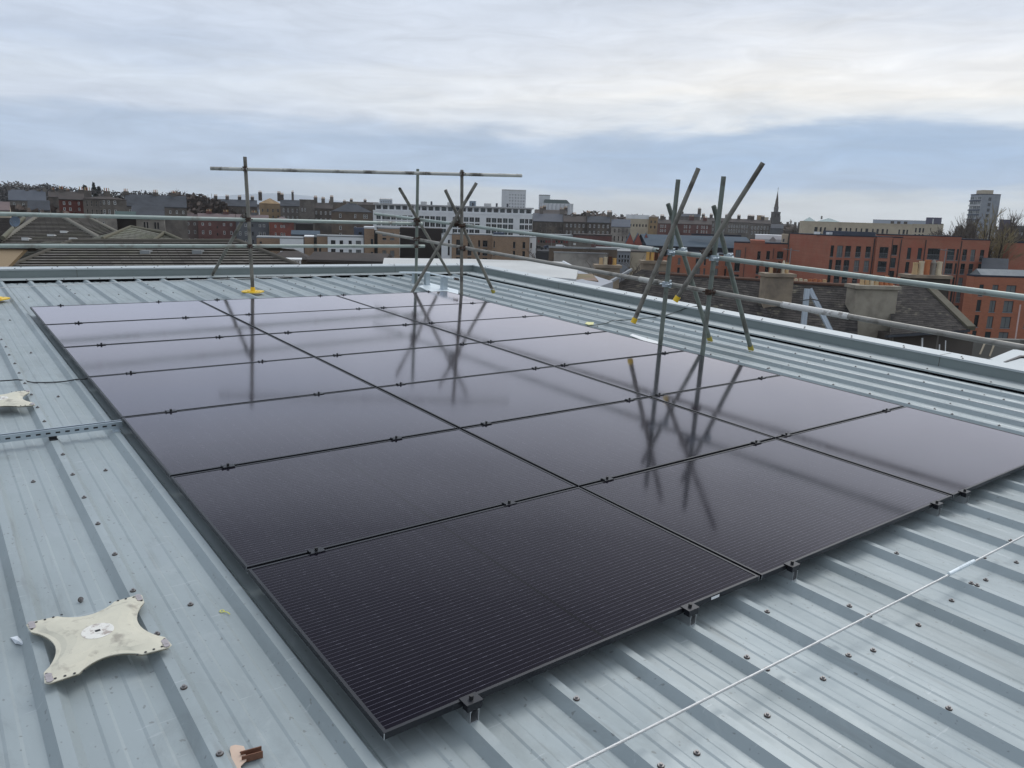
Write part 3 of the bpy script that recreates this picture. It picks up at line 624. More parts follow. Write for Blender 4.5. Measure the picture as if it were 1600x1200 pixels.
# cast star plates
def star_plate(cx, cy, hx, hy, rot, label, lift=.006):
    mb = MB(); poly = []
    def arc(p0, p1, bul, n=12):
        p0 = Vector(p0); p1 = Vector(p1); m_ = (p0 + p1) / 2; nrm = Vector((0, 0)) - m_
        for i in range(n + 1):
            t_ = i / n; k_ = (math.sin(PI * t_) ** .8); poly.append(p0.lerp(p1, t_) + nrm.normalized() * bul * k_)
    w_ = .036
    c = [(-hx, -hy), (hx, -hy), (hx, hy), (-hx, hy)]
    arc((-hx + 2.6 * w_, -hy + .006), (hx - 2.6 * w_, -hy + .006), .050); poly.append(Vector((hx - .012, -hy))); poly.append(Vector((hx, -hy + .010)))
    arc((hx - .006, -hy + 1.9 * w_), (hx - .006, hy - 1.9 * w_), .052); poly.append(Vector((hx, hy - .010))); poly.append(Vector((hx - .012, hy)))
    arc((hx - 2.6 * w_, hy - .006), (-hx + 2.6 * w_, hy - .006), .050); poly.append(Vector((-hx + .012, hy))); poly.append(Vector((-hx, hy - .010)))
    arc((-hx + .006, hy - 1.9 * w_), (-hx + .006, -hy + 1.9 * w_), .052); poly.append(Vector((-hx, -hy + .010))); poly.append(Vector((-hx + .012, -hy)))
    cr, sr = math.cos(rot), math.sin(rot)
    def P(p, s=1.0, z=0): return rl(cx + (p.x * cr - p.y * sr) * s, cy + (p.x * sr + p.y * cr) * s, RTOP + lift + z)
    n = len(poly); rings = [(.995, .0015), (1.0, .002), (1.0, .0045), (.992, .0055), (.88, .0065), (.74, .0135), (.50, .0185), (.30, .019)]
    for a, b_ in zip(rings[:-1], rings[1:]):
        mb.add([P(p, a[0], a[1]) for p in poly] + [P(p, b_[0], b_[1]) for p in poly], [(i, (i + 1) % n, n + (i + 1) % n, n + i) for i in range(n)], 0, True)
    mb.add([P(p, .30, .019) for p in poly], [tuple(range(n))]); mb.add([P(p, .98, -.004) for p in poly], [tuple(range(n))[::-1]])
    t = thing('star_base_plate', label, 'base plate', rl(cx, cy, RTOP), group='cream painted star base plates')
    mb.build('plate', M_star, t)
    def disc(r, z0, z1, seg=24): m2 = MB(); m2.prism([Vector((r * math.cos(2 * PI * i / seg), r * .98 * math.sin(2 * PI * i / seg))) for i in range(seg)], lambda p: P(p, 1, z0), lambda p: P(p, 1, z1)); return m2
    m2 = disc(.050, .0185, .0200); m2.build('worn_disc', M_starw, t)
    m2 = MB(); m2.prism([Vector(p) for p in ((-.008, -.006), (.008, -.006), (.008, .006), (-.008, .006))], lambda p: P(p, 1, .0206), lambda p: P(p, 1, .021)); m2.build('square_hole', M_black, t)
    m2 = MB()
    for sx in (-1, 1):
        for sy in (-1, 1):
            for k_ in range(4): m2.tube(P(Vector((sx * (hx - .03 - .026 * k_), sy * (hy - .014 + .002 * k_))), 1, .0067), P(Vector((sx * (hx - .03 - .026 * k_), sy * (hy - .014 + .002 * k_))), 1, .0078), .0042, 8)
            for k_ in range(2): m2.tube(P(Vector((sx * (hx - .012), sy * (hy - .034 - .02 * k_))), 1, .0067), P(Vector((sx * (hx - .012), sy * (hy - .034 - .02 * k_))), 1, .0078), .0042, 8)
    m2.build('bolt_hole', M_black, t)
    for sx in (-1, 1):
        for sy in (-1, 1):
            m2 = MB()
            for k_ in range(3): m2.tube(P(Vector((sx * (hx - .015), sy * (hy - .012 - .015 * k_))), 1, .0066), P(Vector((sx * (hx - .015), sy * (hy - .012 - .015 * k_))), 1, .0088), .0105, 12)
            m2.build('rivet_head', M_rivet, t)
star_plate(-.557, 1.005, .186, .205, .02, 'cream star-shaped steel base plate lying across two ribs in the left foreground', .024)
star_plate(-.577, 4.30, .187, .207, -.03, 'cream star-shaped base plate cut by the left edge of the picture', .026)
# slotted strut channel
ch = thing('strut_channel', 'slotted galvanised strut channel lying across the ribs left of the panels', 'channel', rl(-.3, 3.45, RTOP))
va, vb_ = 3.385, 3.426
mb = MB()
for (y0, y1, z0, z1) in ((va, vb_, -.047, -.0445), (va, va + .0025, -.0445, -.006), (vb_ - .0025, vb_, -.0445, -.006), (va + .0025, va + .009, -.0085, -.006), (vb_ - .009, vb_ - .0025, -.0085, -.006)):
    mb.box(-3.5, -.012, y0, y1, z0, z1, 0, Tr)
cbody = mb
mb = MB()
for i in range(60):
    u = -.06 - i * .05; mb.box(u - .012, u + .012, va - .0006, va + .0001, -.031, -.021, 0, Tr); mb.box(u - .012, u + .012, va + .014, va + .026, -.0444, -.0438, 0, Tr)
cbody.f += [[i + len(cbody.v) for i in f] for f in mb.f]; cbody.v += mb.v; cbody.m += [1] * len(mb.f); cbody.build('channel_body', [M_galv, M_black], ch)
for u in (-.0485, -.387, -1.064):
    mb = MB(); mb.box(u - .02, u + .02, va + .001, vb_ - .001, RTOP + .001, -.0475, 0, Tr); mb.box(u - .022, u + .022, va - .03, va + .001, RTOP + .0005, RTOP + .004, 0, Tr); mb.build('rib_bracket', M_galv if u > -.1 else M_black, ch)
# cables
def lay(pts, r, m, label, name='cable', cat='cable'):
    P = []
    for i in range(len(pts) - 1):
        p0 = pts[max(i - 1, 0)]; p1 = pts[i]; p2 = pts[i + 1]; p3 = pts[min(i + 2, len(pts) - 1)]
        for k in range(6):
            t_ = k / 6; P.append(.5 * ((2 * p1) + (p2 - p0) * t_ + (2 * p0 - 5 * p1 + 4 * p2 - p3) * t_ ** 2 + (3 * p1 - p0 - 3 * p2 + p3) * t_ ** 3))
    P.append(pts[-1]); mb = MB(); mb.path(P, r, 8); return single(name, mb, m, label, cat)
lay([R3(on_roof(x, y, w)) for x, y, w in ((-30, 597, -.055), (12, 594.5, -.057), (30, 593.5, -.058), (52, 597.5, -.091), (75, 597.5, -.091), (100, 596, -.088), (118, 593, -.06), (134, 592, -.045), (150, 589, -.04))], .0045, M_black, 'black cable running from the left across the ribs and under the panels')
lay([R3(on_roof(x, y, w)) for x, y, w in ((918, 509.5, -.04), (945, 505.5, -.055), (958, 501, -.058), (985, 499.5, -.058), (1010, 497, -.057), (1035, 493.5, -.056), (1058, 487, -.03), (1075, 480.5, .05), (1090, 478.5, .075))], .006, mat('dark_green_cable', (.045, .06, .055), .6), 'dark cable crossing the right ribs and climbing over the parapet')
# small litter
def scrap(poly, w, th, m, label, name, cat):
    mb = MB(); P = [on_roof(x, y, w) for x, y in poly]; mb.prism(P, lambda p: rl(p.x, p.y, p.z), lambda p: rl(p.x, p.y, p.z + th)); return single(name, mb, m, label, cat, None, R3(P[0]))
scrap([(984, 524.5), (988, 522.5), (1028, 534.5), (1029, 538), (1010, 534.5)], RTOP + .004, .006, M_white, 'white flat strip lying along the right edge of the panels', 'paper_strip', 'strip')
scrap([(914, 506), (917, 503.5), (928, 504), (927, 507.5), (920, 508)], RTOP + .004, .005, mat('pale_yellow_paper', (.75, .72, .35), .7), 'pale yellow scrap beside the right edge of the panels', 'paper_scrap', 'scrap')
mb = MB(); pt = [on_roof(x, y, PAN + .004) for x, y in ((16, 996), (27, 993.5), (33, 999), (40, 1004), (38, 1008), (24, 1006), (20, 1001))]; c_ = on_roof(28, 1001, PAN + .018)
for i in range(len(pt)): mb.add([R3(pt[i]), R3(pt[(i + 1) % len(pt)]), R3(c_)], [(0, 1, 2)])
mb.add([R3(p) for p in pt], [tuple(range(len(pt)))[::-1]]); single('plastic_litter', mb, M_paper, 'crumpled clear plastic scrap on the roof left of the star plate', 'litter', None, R3(pt[0]))
mb = MB(); yb = on_roof(353, 955, PAN + .006)
mb.path([rl(yb.x - .012 + .008 * math.cos(a), yb.y + .008 + .008 * math.sin(a), yb.z) for a in [i * PI / 5 for i in range(11)]], .0016, 6)
mb.path([rl(yb.x - .008, yb.y, yb.z), rl(yb.x + .002, yb.y - .008, yb.z), rl(yb.x + .006, yb.y - .028, yb.z)], .0016, 6)
single('cable_tie', mb, mat('bright_yellow_nylon', (.75, .72, .10), .5), 'small bright yellow loop of plastic tie on the roof', 'cable tie', None, R3(yb))
lsb = on_roof(126, 940, PAN + .001); o = link('loose_screw', None or (lambda m: m)(MB().mesh('x', M_galv) if False else SCREW), None, rl(lsb.x, lsb.y, lsb.z)); o.rotation_euler = (1.3, .2, .4); o.location.z += .008
tag(o, 'small loose screw lying in a roof trough above the star plate', 'screw')
# folded bracket at the bottom edge
br = thing('steel_bracket', 'rusty folded steel bracket with a salmon tongue at the bottom edge', 'bracket', R3(on_roof(380, 1185, PAN)))
mb = MB()
bp = [on_roof(x, y, PAN + .012) for x, y in ((359, 1172), (360.5, 1167), (368, 1165), (381, 1167), (383, 1172), (385, 1189), (376, 1198), (380, 1215), (368, 1215))]
mb.prism(bp, lambda p: rl(p.x, p.y, p.z), lambda p: rl(p.x, p.y, p.z + .003)); mb.build('tongue', M_peach, br)
mb = MB(); a = on_roof(378, 1193, PAN + .004); b_ = on_roof(411, 1184, PAN + .004); dx, dy = b_.x - a.x, b_.y - a.y; ln = math.hypot(dx, dy); ex, ey = dx / ln, dy / ln
def TB(p): return rl(a.x + ex * p.x - ey * p.y, a.y + ey * p.x + ex * p.y, a.z + p.z)
mb.box(0, ln, 0, .024, 0, .003, 0, TB); mb.box(0, ln, 0, .003, .003, .022, 0, TB); mb.box(0, ln, .021, .024, .003, .022, 0, TB); mb.build('folded_channel', M_rust, br)
mb = MB(); q = on_roof(376.5, 1175.5, PAN + .0155); mb.tube(R3(q), R3(q) + Vector((0, 0, .0006)), .0035, 8); mb.build('hole', M_black, br)

# ================================================================== THE CITY BEYOND
ROLL = 0.0299                                   # image drop of a level line, px per px
HORIZ = lambda x: 342 + ROLL * (x - 800)
RZ_CAM = math.atan2(RX_.y, RX_.x)
def cm(name, col, col2=None, rough=.85, nz=(0.5, .18), brick=None, scale2=.35): return mat(name, col, rough, 0, .10, nz=nz, col2=col2, nz2=(scale2, .45, .68) if col2 else None, brick=brick)
B_orange = cm('orange_brick', (.43, .150, .095), (.36, .125, .082), nz=(.25, .16), brick=(.45, .15, (.36, .128, .082), (.28, .18, .13), .02))
B_orange2 = cm('bright_orange_brick', (.46, .160, .092), None, nz=(.25, .16), brick=(.45, .15, (.39, .138, .082), (.30, .16, .10), .02))
B_tan = cm('tan_brick', (.36, .235, .15), None, nz=(.8, .2), brick=(.45, .15, (.27, .17, .11), (.30, .24, .18), .02))
B_red = cm('dark_red_brick', (.17, .062, .05), (.13, .055, .045)); B_redstone = cm('red_sandstone', (.16, .078, .068), (.115, .062, .055))
S_dark = cm('sooty_sandstone', (.085, .072, .062), (.15, .125, .10), nz=(.9, .35)); S_mid = cm('grey_sandstone', (.17, .15, .13), (.10, .088, .078), nz=(.9, .3))
S_brown = cm('brown_sandstone', (.155, .118, .088), (.105, .085, .07), nz=(.8, .25)); S_gold = cm('golden_sandstone', (.34, .235, .13), (.24, .17, .10)); S_pale = cm('pale_rubble_stone', (.33, .30, .26), (.19, .17, .15), nz=(1.2, .35))
S_cream = cm('cream_stone', (.50, .43, .32), (.44, .37, .28)); S_near = cm('near_sandstone', (.33, .268, .20), (.23, .19, .15), nz=(2.5, .3), scale2=1.2)
R_harl = cm('grey_harling', (.135, .14, .15), (.11, .115, .12)); R_brown = cm('brown_harling', (.15, .11, .095), (.12, .09, .08)); R_white = cm('white_render', (.78, .79, .79), (.70, .71, .72), nz=(.4, .06)); R_pale = cm('pale_grey_cladding', (.50, .50, .49), (.44, .44, .44), nz=(.3, .08))
R_peach = cm('peach_render', (.56, .41, .26), None, nz=(1.0, .06)); R_cement = cm('weathered_cement_render', (.37, .33, .265), (.24, .215, .175), nz=(1.4, .25), scale2=1.1); R_grey = cm('light_grey_concrete', (.33, .335, .33), (.25, .25, .25))
K_bluegrey = cm('blue_grey_metal_roof', (.075, .10, .125), (.06, .082, .105), .8, nz=(.2, .12)); K_slate = cm('distant_slate', (.075, .08, .09), (.055, .058, .064)); K_slate2 = cm('brown_slate', (.085, .072, .066), (.06, .055, .052)); K_pink = cm('pinkish_roof_tile', (.19, .145, .14), (.15, .12, .12))
K_white = cm('white_roof_sheet', (.56, .56, .54), (.47, .47, .45), .8, nz=(.25, .10)); K_felt = cm('grey_roof_felt', (.25, .265, .27), (.32, .33, .33)); K_navy = cm('dark_roof_edge', (.035, .04, .055)); K_green = cm('dark_green_roof', (.07, .10, .095))
K_lgreen = cm('pale_green_glass_roof', (.33, .40, .39)); C_purple = cm('purple_grey_cladding', (.115, .11, .16)); C_blue = cm('blue_grey_cladding', (.075, .09, .125)); C_white = cm('white_concrete_tower', (.62, .63, .64), (.55, .56, .57), nz=(.15, .05)); C_dkbrown = cm('dark_brown_mesh', (.035, .028, .025)); C_redbox = cm('maroon_cladding', (.055, .018, .016))
P_terra = cm('terracotta_pot', (.50, .20, .10), (.40, .17, .09), nz=(4, .15)); P_buff = cm('buff_chimney_pot', (.58, .41, .23), (.46, .34, .21), nz=(4, .15)); P_cream = cm('cream_chimney_pot', (.62, .53, .38), None, nz=(4, .2)); P_gold = cm('golden_chimney_pot', (.58, .36, .13), None, nz=(4, .2)); P_grey = cm('sooty_chimney_pot', (.25, .23, .20), None, nz=(5, .3)); P_brown = cm('dark_chimney_pot', (.09, .045, .03), None, nz=(5, .3))
G_dark = mat('dark_window_glass', (.012, .015, .018), .08, 0, .6); G_blue = mat('blue_window_glass', (.03, .045, .05), .08, 0, .6); G_mid = mat('sheer_curtained_glass', (.16, .17, .17), .12, 0, .6)
F_white = mat('white_window_frame', (.70, .70, .68), .5); F_dark = mat('charcoal_window_frame', (.022, .024, .028), .5); F_grey = mat('grey_window_frame', (.22, .23, .24), .5); F_stone = mat('stone_window_surround', (.26, .22, .18), .8)
_wc = {}
STY = {'sash': (F_white, .12, 1, 1), 'sash_stone': (F_stone, .10, 1, 1), 'dark': (F_dark, .07, 1, 0), 'double': (F_dark, .08, 1, 0), 'plain': (F_dark, .05, 0, 0), 'grey': (F_grey, .06, 1, 0), 'whitebay': (F_white, .10, 1, 0), 'slit': (F_dark, .04, 0, 0), 'slim': (F_white, .09, 1, 0)}
def win_mesh(w, h, sty, glass):
    k = (round(w, 2), round(h, 2), sty, glass.name)
    if k in _wc: return _wc[k]
    fm, t, nv, nh = STY[sty]; t = min(t, w * .2); m = MB(); d = .06
    m.box(-w / 2, -w / 2 + t, 0, d, 0, h); m.box(w / 2 - t, w / 2, 0, d, 0, h); m.box(-w / 2 + t, w / 2 - t, 0, d, 0, t); m.box(-w / 2 + t, w / 2 - t, 0, d, h - t, h)
    if nv and sty not in ('sash', 'sash_stone'): m.box(-t * .4, t * .4, .005, d, t, h - t)
    if nh: m.box(-w / 2 + t, w / 2 - t, .005, d, h * .5 - t * .35, h * .5 + t * .35)
    g = MB(); g.box(-w / 2 + t * .9, w / 2 - t * .9, .03, .05, t * .9, h - t * .9)
    far = MB(); far.v = m.v + g.v; far.f = m.f + [[i + len(m.v) for i in f] for f in g.f]; far.m = [0] * len(m.f) + [1] * len(g.f)
    _wc[k] = (m.mesh('window', fm), g.mesh('pane', glass), far.mesh('window', [fm, glass])); return _wc[k]
SILLM = {}
def sill_mesh(w):
    k = round(w, 2)
    if k not in SILLM: m = MB(); m.box(-w / 2 - .08, w / 2 + .08, -.06, .10, -.10, .004); SILLM[k] = m.mesh('sill', F_grey)
    return SILLM[k]
RAILM = {}
def rail_mesh(w):
    k = round(w, 2)
    if k not in RAILM:
        m = MB(); m.box(-w / 2, w / 2, -.05, -.02, 1.05, 1.10); m.box(-w / 2, w / 2, -.045, -.025, .10, .14)
        for i in range(int(w / .16) + 1): x = -w / 2 + .01 + i * .16; m.box(x, x + .025, -.045, -.025, .14, 1.05)
        RAILM[k] = m.mesh('juliet_railing', F_grey)
    return RAILM[k]
def facade(mb, W, H, holes, rev, z0=0.0):
    xs = sorted({-W / 2, W / 2, *[h[0] for h in holes], *[h[1] for h in holes]}); zs = sorted({z0, H, *[h[2] for h in holes], *[h[3] for h in holes]})
    for i in range(len(xs) - 1):
        run0 = None
        for j in range(len(zs) - 1):
            cx, cz = (xs[i] + xs[i + 1]) / 2, (zs[j] + zs[j + 1]) / 2
            hole = any(h[0] < cx < h[1] and h[2] < cz < h[3] for h in holes)
            if not hole and run0 is None: run0 = zs[j]
            if (hole or j == len(zs) - 2) and run0 is not None:
                top = zs[j] if hole else zs[j + 1]
                mb.add([(xs[i], 0, run0), (xs[i + 1], 0, run0), (xs[i + 1], 0, top), (xs[i], 0, top)], [(0, 1, 2, 3)]); run0 = None
    for a, b, c, d in holes:
        mb.add([(a, 0, c), (b, 0, c), (b, 0, d), (a, 0, d), (a, rev, c), (b, rev, c), (b, rev, d), (a, rev, d)], [(0, 1, 5, 4), (1, 2, 6, 5), (2, 3, 7, 6), (3, 0, 4, 7)])
        mb.add([(a, rev, c), (b, rev, c), (b, rev, d), (a, rev, d)], [(0, 1, 2, 3)])
POTS = [P_buff, P_terra, P_cream, P_gold, P_grey]
def chimney_on(parent, x, y, z, w, dp, h, npots, m_st, potm=None, ph=.75, pr=.13, ax=0):
    mb = MB(); mb.box(x - w / 2, x + w / 2, y - dp / 2, y + dp / 2, z - 1.2, z + h); mb.box(x - w / 2 - .08, x + w / 2 + .08, y - dp / 2 - .08, y + dp / 2 + .08, z + h, z + h + .16)
    c = mb.build('chimney', m_st, parent)
    for i in range(npots):
        t = (i + .5) / npots - .5; q = MB(); cx, cy = (x + t * (w - .1), y) if ax == 0 else (x, y + t * (dp - .1))
        q.tube((cx, cy, z + h + .16), (cx, cy, z + h + .16 + ph), pr, 10, r2=pr * .82); q.tube((cx, cy, z + h + .16 + ph * .9), (cx, cy, z + h + .16 + ph), pr * 1.02, 10); q.build('chimney_pot', (potm or POTS)[i % len(potm or POTS)], c)
    return c
def bld(name, label, cat, xl, xr, yt, d, dep, wall, roof='flat', rh=0.0, rmat=None, yaw=0.0, wins=(), chim=(), group=None, base=GZ, over=.25, near=False, cst=None, pots=True, coping=.35, rev=None, steps=None):
    xc = (xl + xr) / 2
    if yaw == 0 and xr - xl < 100 and abs(xc - 800) > 110: yaw = -math.atan((xc - 800) / F) * .93      # turned so that its street front is what shows
    P = at(xc, yt, d); k = d / F; w = (xr - xl) * k * math.cos(yaw) if abs(yaw) < .75 else (xr - xl) * k; H = P.z - base; SX = math.cos(yaw)
    t = thing(name, label, cat, (P.x, P.y, base), RZ_CAM + yaw, group, local=True)
    holes = []; items = []; rev = rev or (.22 if near else .14)
    for wn in wins:
        xs, ys, sty = wn[0], wn[1], wn[2]; gl = wn[3] if len(wn) > 3 else [G_dark]
        for (dy0, dy1) in ys:
            for (x0, x1) in xs:
                ww = (x1 - x0) * k * SX; lx = ((x0 + x1) / 2 - xc) * k * SX; ztop = H - dy0 * k; zb = H - dy1 * k
                if abs(lx) + ww / 2 > w / 2 - .05 or zb < .3: continue
                holes.append((lx - ww / 2, lx + ww / 2, zb, ztop)); items.append((lx, zb, ww, ztop - zb, sty, gl))
    mb = MB(); facade(mb, w, H, holes, rev)
    mb.add([(-w / 2, 0, 0), (-w / 2, dep, 0), (-w / 2, dep, H), (-w / 2, 0, H)], [(0, 3, 2, 1)]); mb.add([(w / 2, 0, 0), (w / 2, dep, 0), (w / 2, dep, H), (w / 2, 0, H)], [(0, 1, 2, 3)]); mb.add([(-w / 2, dep, 0), (w / 2, dep, 0), (w / 2, dep, H), (-w / 2, dep, H)], [(0, 3, 2, 1)])
    if roof == 'gable': mb.add([(-w / 2, 0, H), (-w / 2, dep, H), (-w / 2, dep / 2, H + rh), (w / 2, 0, H), (w / 2, dep, H), (w / 2, dep / 2, H + rh)], [(0, 2, 1), (3, 4, 5)])
    if roof == 'front': mb.add([(-w / 2, 0, H), (w / 2, 0, H), (0, 0, H + rh), (-w / 2, dep, H), (w / 2, dep, H), (0, dep, H + rh)], [(0, 1, 2), (3, 5, 4)])
    mb.build('wall', wall, t); rm = rmat or K_slate; r = MB(); o = over; th = .18
    if roof == 'flat':
        r.box(-w / 2 - .06, w / 2 + .06, -.06, dep + .06, H + .003, H + coping)
    elif roof == 'gable':
        for s in (0, 1):
            ya, yb2 = (-o, dep / 2) if s == 0 else (dep + o, dep / 2); za = H - rh * o / (dep / 2)
            vs = [(-w / 2 - .05, ya, za), (w / 2 + .05, ya, za), (w / 2 + .05, yb2, H + rh), (-w / 2 - .05, yb2, H + rh)]
            r.add(vs + [(x, y, z + th) for x, y, z in vs], [(0, 3, 2, 1) if s == 0 else (0, 1, 2, 3), (4, 5, 6, 7) if s == 0 else (4, 7, 6, 5), (0, 1, 5, 4), (1, 2, 6, 5), (2, 3, 7, 6), (3, 0, 4, 7)])
    elif roof == 'front':
        for s in (-1, 1):
            vs = [(s * (w / 2 + o), -.05, H - rh * o / (w / 2)), (s * (w / 2 + o), dep + .05, H - rh * o / (w / 2)), (0, dep + .05, H + rh), (0, -.05, H + rh)]
            r.add(vs + [(x, y, z + th) for x, y, z in vs], [(0, 1, 2, 3), (4, 7, 6, 5), (0, 4, 5, 1), (1, 5, 6, 2), (2, 6, 7, 3), (3, 7, 4, 0)])
    elif roof == 'hip':
        q = min(dep / 2, w / 2 - .2); a = [(-w / 2 - o, -o, H), (w / 2 + o, -o, H), (w / 2 + o, dep + o, H), (-w / 2 - o, dep + o, H), (-w / 2 + q, dep / 2, H + rh), (w / 2 - q, dep / 2, H + rh)]
        r.add(a, [(0, 1, 5, 4), (1, 2, 5), (2, 3, 4, 5), (3, 0, 4), (0, 3, 2, 1)])
    ro = r.build('roof', rm, t)
    if len(items) > 100: items.sort(key=lambda q: -q[1])
    for (lx, zb, ww, hh, sty, gl) in items[:100]:
        g = random.choice(gl); jul = sty == 'juliet'
        mf, mg, mfar = win_mesh(ww, hh, 'double' if jul and ww > 1.7 else 'dark' if jul else sty, g)
        if near:
            wo_ = link('window', mf, t, (lx, rev - .1, zb)); link('pane', mg, wo_); link('sill', sill_mesh(ww), wo_, (0, -(rev - .1), 0))
            if jul: link('railing', rail_mesh(ww + .06), wo_, (0, -(rev - .1), 0))
        else: link('window', mfar, t, (lx, rev - .08, zb))
    zr = H + (rh if roof != 'flat' else 0); yr = dep / 2 if roof in ('gable', 'hip') else 0
    for c in chim:
        fx, cw, chh, npt = c[:4]; chimney_on(ro, fx * w - w / 2, yr if len(c) < 5 else c[4], zr, cw, min(.9, cw) if cw < 3 else .9, chh, npt if pots else 0, cst or wall, c[5] if len(c) > 5 else None)
    return t
def grid(x0, x1, n, wpx): return [(x0 + (x1 - x0) * i / max(1, n - 1) - wpx / 2, x0 + (x1 - x0) * i / max(1, n - 1) + wpx / 2) for i in range(n)]
def rowsof(d0, step, n, h): return [(d0 + step * i, d0 + step * i + h) for i in range(n)]

# ground, streets, hills
mb = MB(); S = 5600; mb.quad(Vector((-S, -S, GZ)), Vector((S, -S, GZ)), Vector((S, S, GZ)), Vector((-S, S, GZ)))
tag(mb.build('ground', cm('city_ground', (.085, .08, .07), (.05, .058, .038), nz=(.05, .3), scale2=.02)), kind='structure')
mb = MB(); zs = at(877, 390.5, 250).z; q = [at(700, 391, 236), at(1010, 391, 236), at(1010, 388, 268), at(700, 388, 268)]; mb.prism(q, lambda p: Vector((p.x, p.y, GZ - .5)), lambda p: Vector((p.x, p.y, zs)))
tag(mb.build('road', cm('asphalt', (.055, .056, .06), nz=(.3, .1))), kind='structure')
def mound(name, xc, d, ztop, rad, rad2, m, zb=GZ - 1):
    c = at(xc, HORIZ(xc), d); mb = MB(); n = 26; ca, sa = math.cos(RZ_CAM), math.sin(RZ_CAM)
    def P(i, j):
        a = -1 + 2 * i / n; b = -1 + 2 * j / n; h = max(0, math.cos(min(1, math.hypot(a, b)) * PI / 2)) ** 1.3
        h *= .86 + .14 * math.sin(a * 7 + 1.3) * math.cos(b * 5); x = a * rad; y = b * rad2
        return Vector((c.x + x * ca - y * sa, c.y + x * sa + y * ca, zb + (ztop - zb) * h))
    mb.add([P(i, j) for j in range(n + 1) for i in range(n + 1)], [(j * (n + 1) + i, j * (n + 1) + i + 1, (j + 1) * (n + 1) + i + 1, (j + 1) * (n + 1) + i) for j in range(n) for i in range(n)], 0, True)
    return tag(mb.build(name, m), kind='structure')
M_hill = cm('wooded_hillside', (.045, .043, .033), (.03, .034, .024), nz=(.06, .35), scale2=.03)
mound('hill', 20, 560, 5.5, 210, 170, M_hill); mound('far_hills', 425, 4700, 112, 1500, 500, cm('far_hills', (.42, .47, .52)))  # far hills' colour paled to paint in extra haze

# ------------------------------------------------------------------ left, near: tiled roofs
K_tile = mat('brown_concrete_roof_tile', (.150, .137, .120), .85, 0, .3, uv=True, brick=(.34, 10.0, (.082, .072, .062), (.066, .058, .05), .02), nz=(1.4, .40), col2=(.125, .12, .085), nz2=(.5, .5, .75))
K_tile2 = mat('grey_green_roof_tile', (.155, .150, .115), .85, 0, .3, uv=True, brick=(.34, 10.0, (.125, .118, .092), (.08, .075, .06), .03), nz=(1.4, .25), col2=(.12, .125, .075), nz2=(.5, .5, .75))
K_nslate = mat('old_near_slate', (.034, .031, .030), .85, 0, .12, uv=True, brick=(.30, .105, (.072, .064, .058), (.028, .026, .025), .004), nz=(3.0, .9, (1.0, 2.2, 1)), col2=(.17, .155, .115), nz2=(1.3, .58, .74), bump=(8, .5, (1, 1.5, 1), .03))
def courses(mb, A, B, C, D, gauge, lift):
    """stepped roof courses on the quad A,B (eave, left to right) C,D (ridge, right to left)."""
    ln = ((D - A).length + (C - B).length) / 2; n = max(2, int(ln / gauge)); nrm = (B - A).cross(D - A)
    if nrm.length < 1e-6: nrm = (B - A).cross(C - A)
    nrm.normalize(); nrm = nrm if nrm.z > 0 else -nrm; uw = (B - A).normalized()
    for i in range(n):
        a0 = A.lerp(D, i / n); b0 = B.lerp(C, i / n); a1 = A.lerp(D, (i + 1) / n); b1 = B.lerp(C, (i + 1) / n); sh = (i % 2) * .17
        ua, ub = (a0 - A).dot(uw) + sh, (b0 - A).dot(uw) + sh; va_ = i * gauge
        segs = max(1, int((b0 - a0).length / 3))
        a0l, b0l = a0 + nrm * lift, b0 + nrm * lift
        for s in range(segs):
            f0, f1 = s / segs, (s + 1) / segs
            p = [a0l.lerp(b0l, f0) + nrm * random.uniform(-.25, .25) * lift * .6, a0l.lerp(b0l, f1), a1.lerp(b1, f1), a1.lerp(b1, f0)]
            mb.quad(*p, 0, [(ua + (ub - ua) * f0, va_ + .1), (ua + (ub - ua) * f1, va_ + .1), (ua + (ub - ua) * f1, va_ + gauge), (ua + (ub - ua) * f0, va_ + gauge)])
        mb.quad(a0, b0, b0l, a0l, 0, [(0, 0)] * 4)
def ridge_line(mb, a, b, r=.12, m=0): mb.tube(a, b, r, 8, m)
def roofhouse(name, label, faces, ridges, m, wallm, wpoly, gauge=.33, lift=.045, rm=None, cat='house', rr=.11):
    c = sum((Vector(p) for p in wpoly), Vector()) / len(wpoly); t = thing(name, label, cat, (c.x, c.y, GZ))
    mb = MB()
    for f in faces:
        p = [at(*q) for q in f]
        if len(p) == 3: p = [p[0], p[1], p[2], p[2].copy()]
        courses(mb, *p, gauge, lift)
    ro = mb.build('roof', m, t)
    for a, b in ridges: mb = MB(); ridge_line(mb, at(*a), at(*b), rr); mb.build('ridge_tiles', rm or m, ro)
    mb = MB(); mb.prism(wpoly, lambda p: Vector((p.x, p.y, GZ)), lambda p: Vector(p)); mb.build('wall', wallm, t); return t, ro
# long roof just behind the back parapet
E0, E1, E2, E3 = (16, 417, 24.5), (470, 417, 24.5), (373, 377.5, 27.2), (112, 377.5, 27.2)
t, ro = roofhouse('tiled_house', 'long brown tiled hip roof with two small vents just behind the back parapet', [(E0, E1, E2, E3)], [(E3, E2), (E0, E3), (E1, E2)], K_tile, R_peach,
          [at(30, 419, 24.8), at(455, 419, 24.8), at(380, 395, 29.5), at(100, 395, 29.5)], rm=cm('ridge_tile', (.10, .09, .075)), rr=.10)
mb = MB(); p = [at(*q) for q in (E3, E2, (470, 392, 31), (20, 392, 31))]; mb.quad(*p, 0, [(0, 0)] * 4); mb.build('back_slope', K_tile, ro)
for x, y in ((229, 396), (310, 395.5)):
    mb = MB(); b = at(x, y, 25.9); mb.box(-.16, .16, -.14, .1, -.1, .10, 0, lambda p: b + Vector((p.x * .8 - p.y * .6 * -1, -p.x * .6 + p.y * .8, p.z))); mb.build('roof_vent', K_felt, ro)
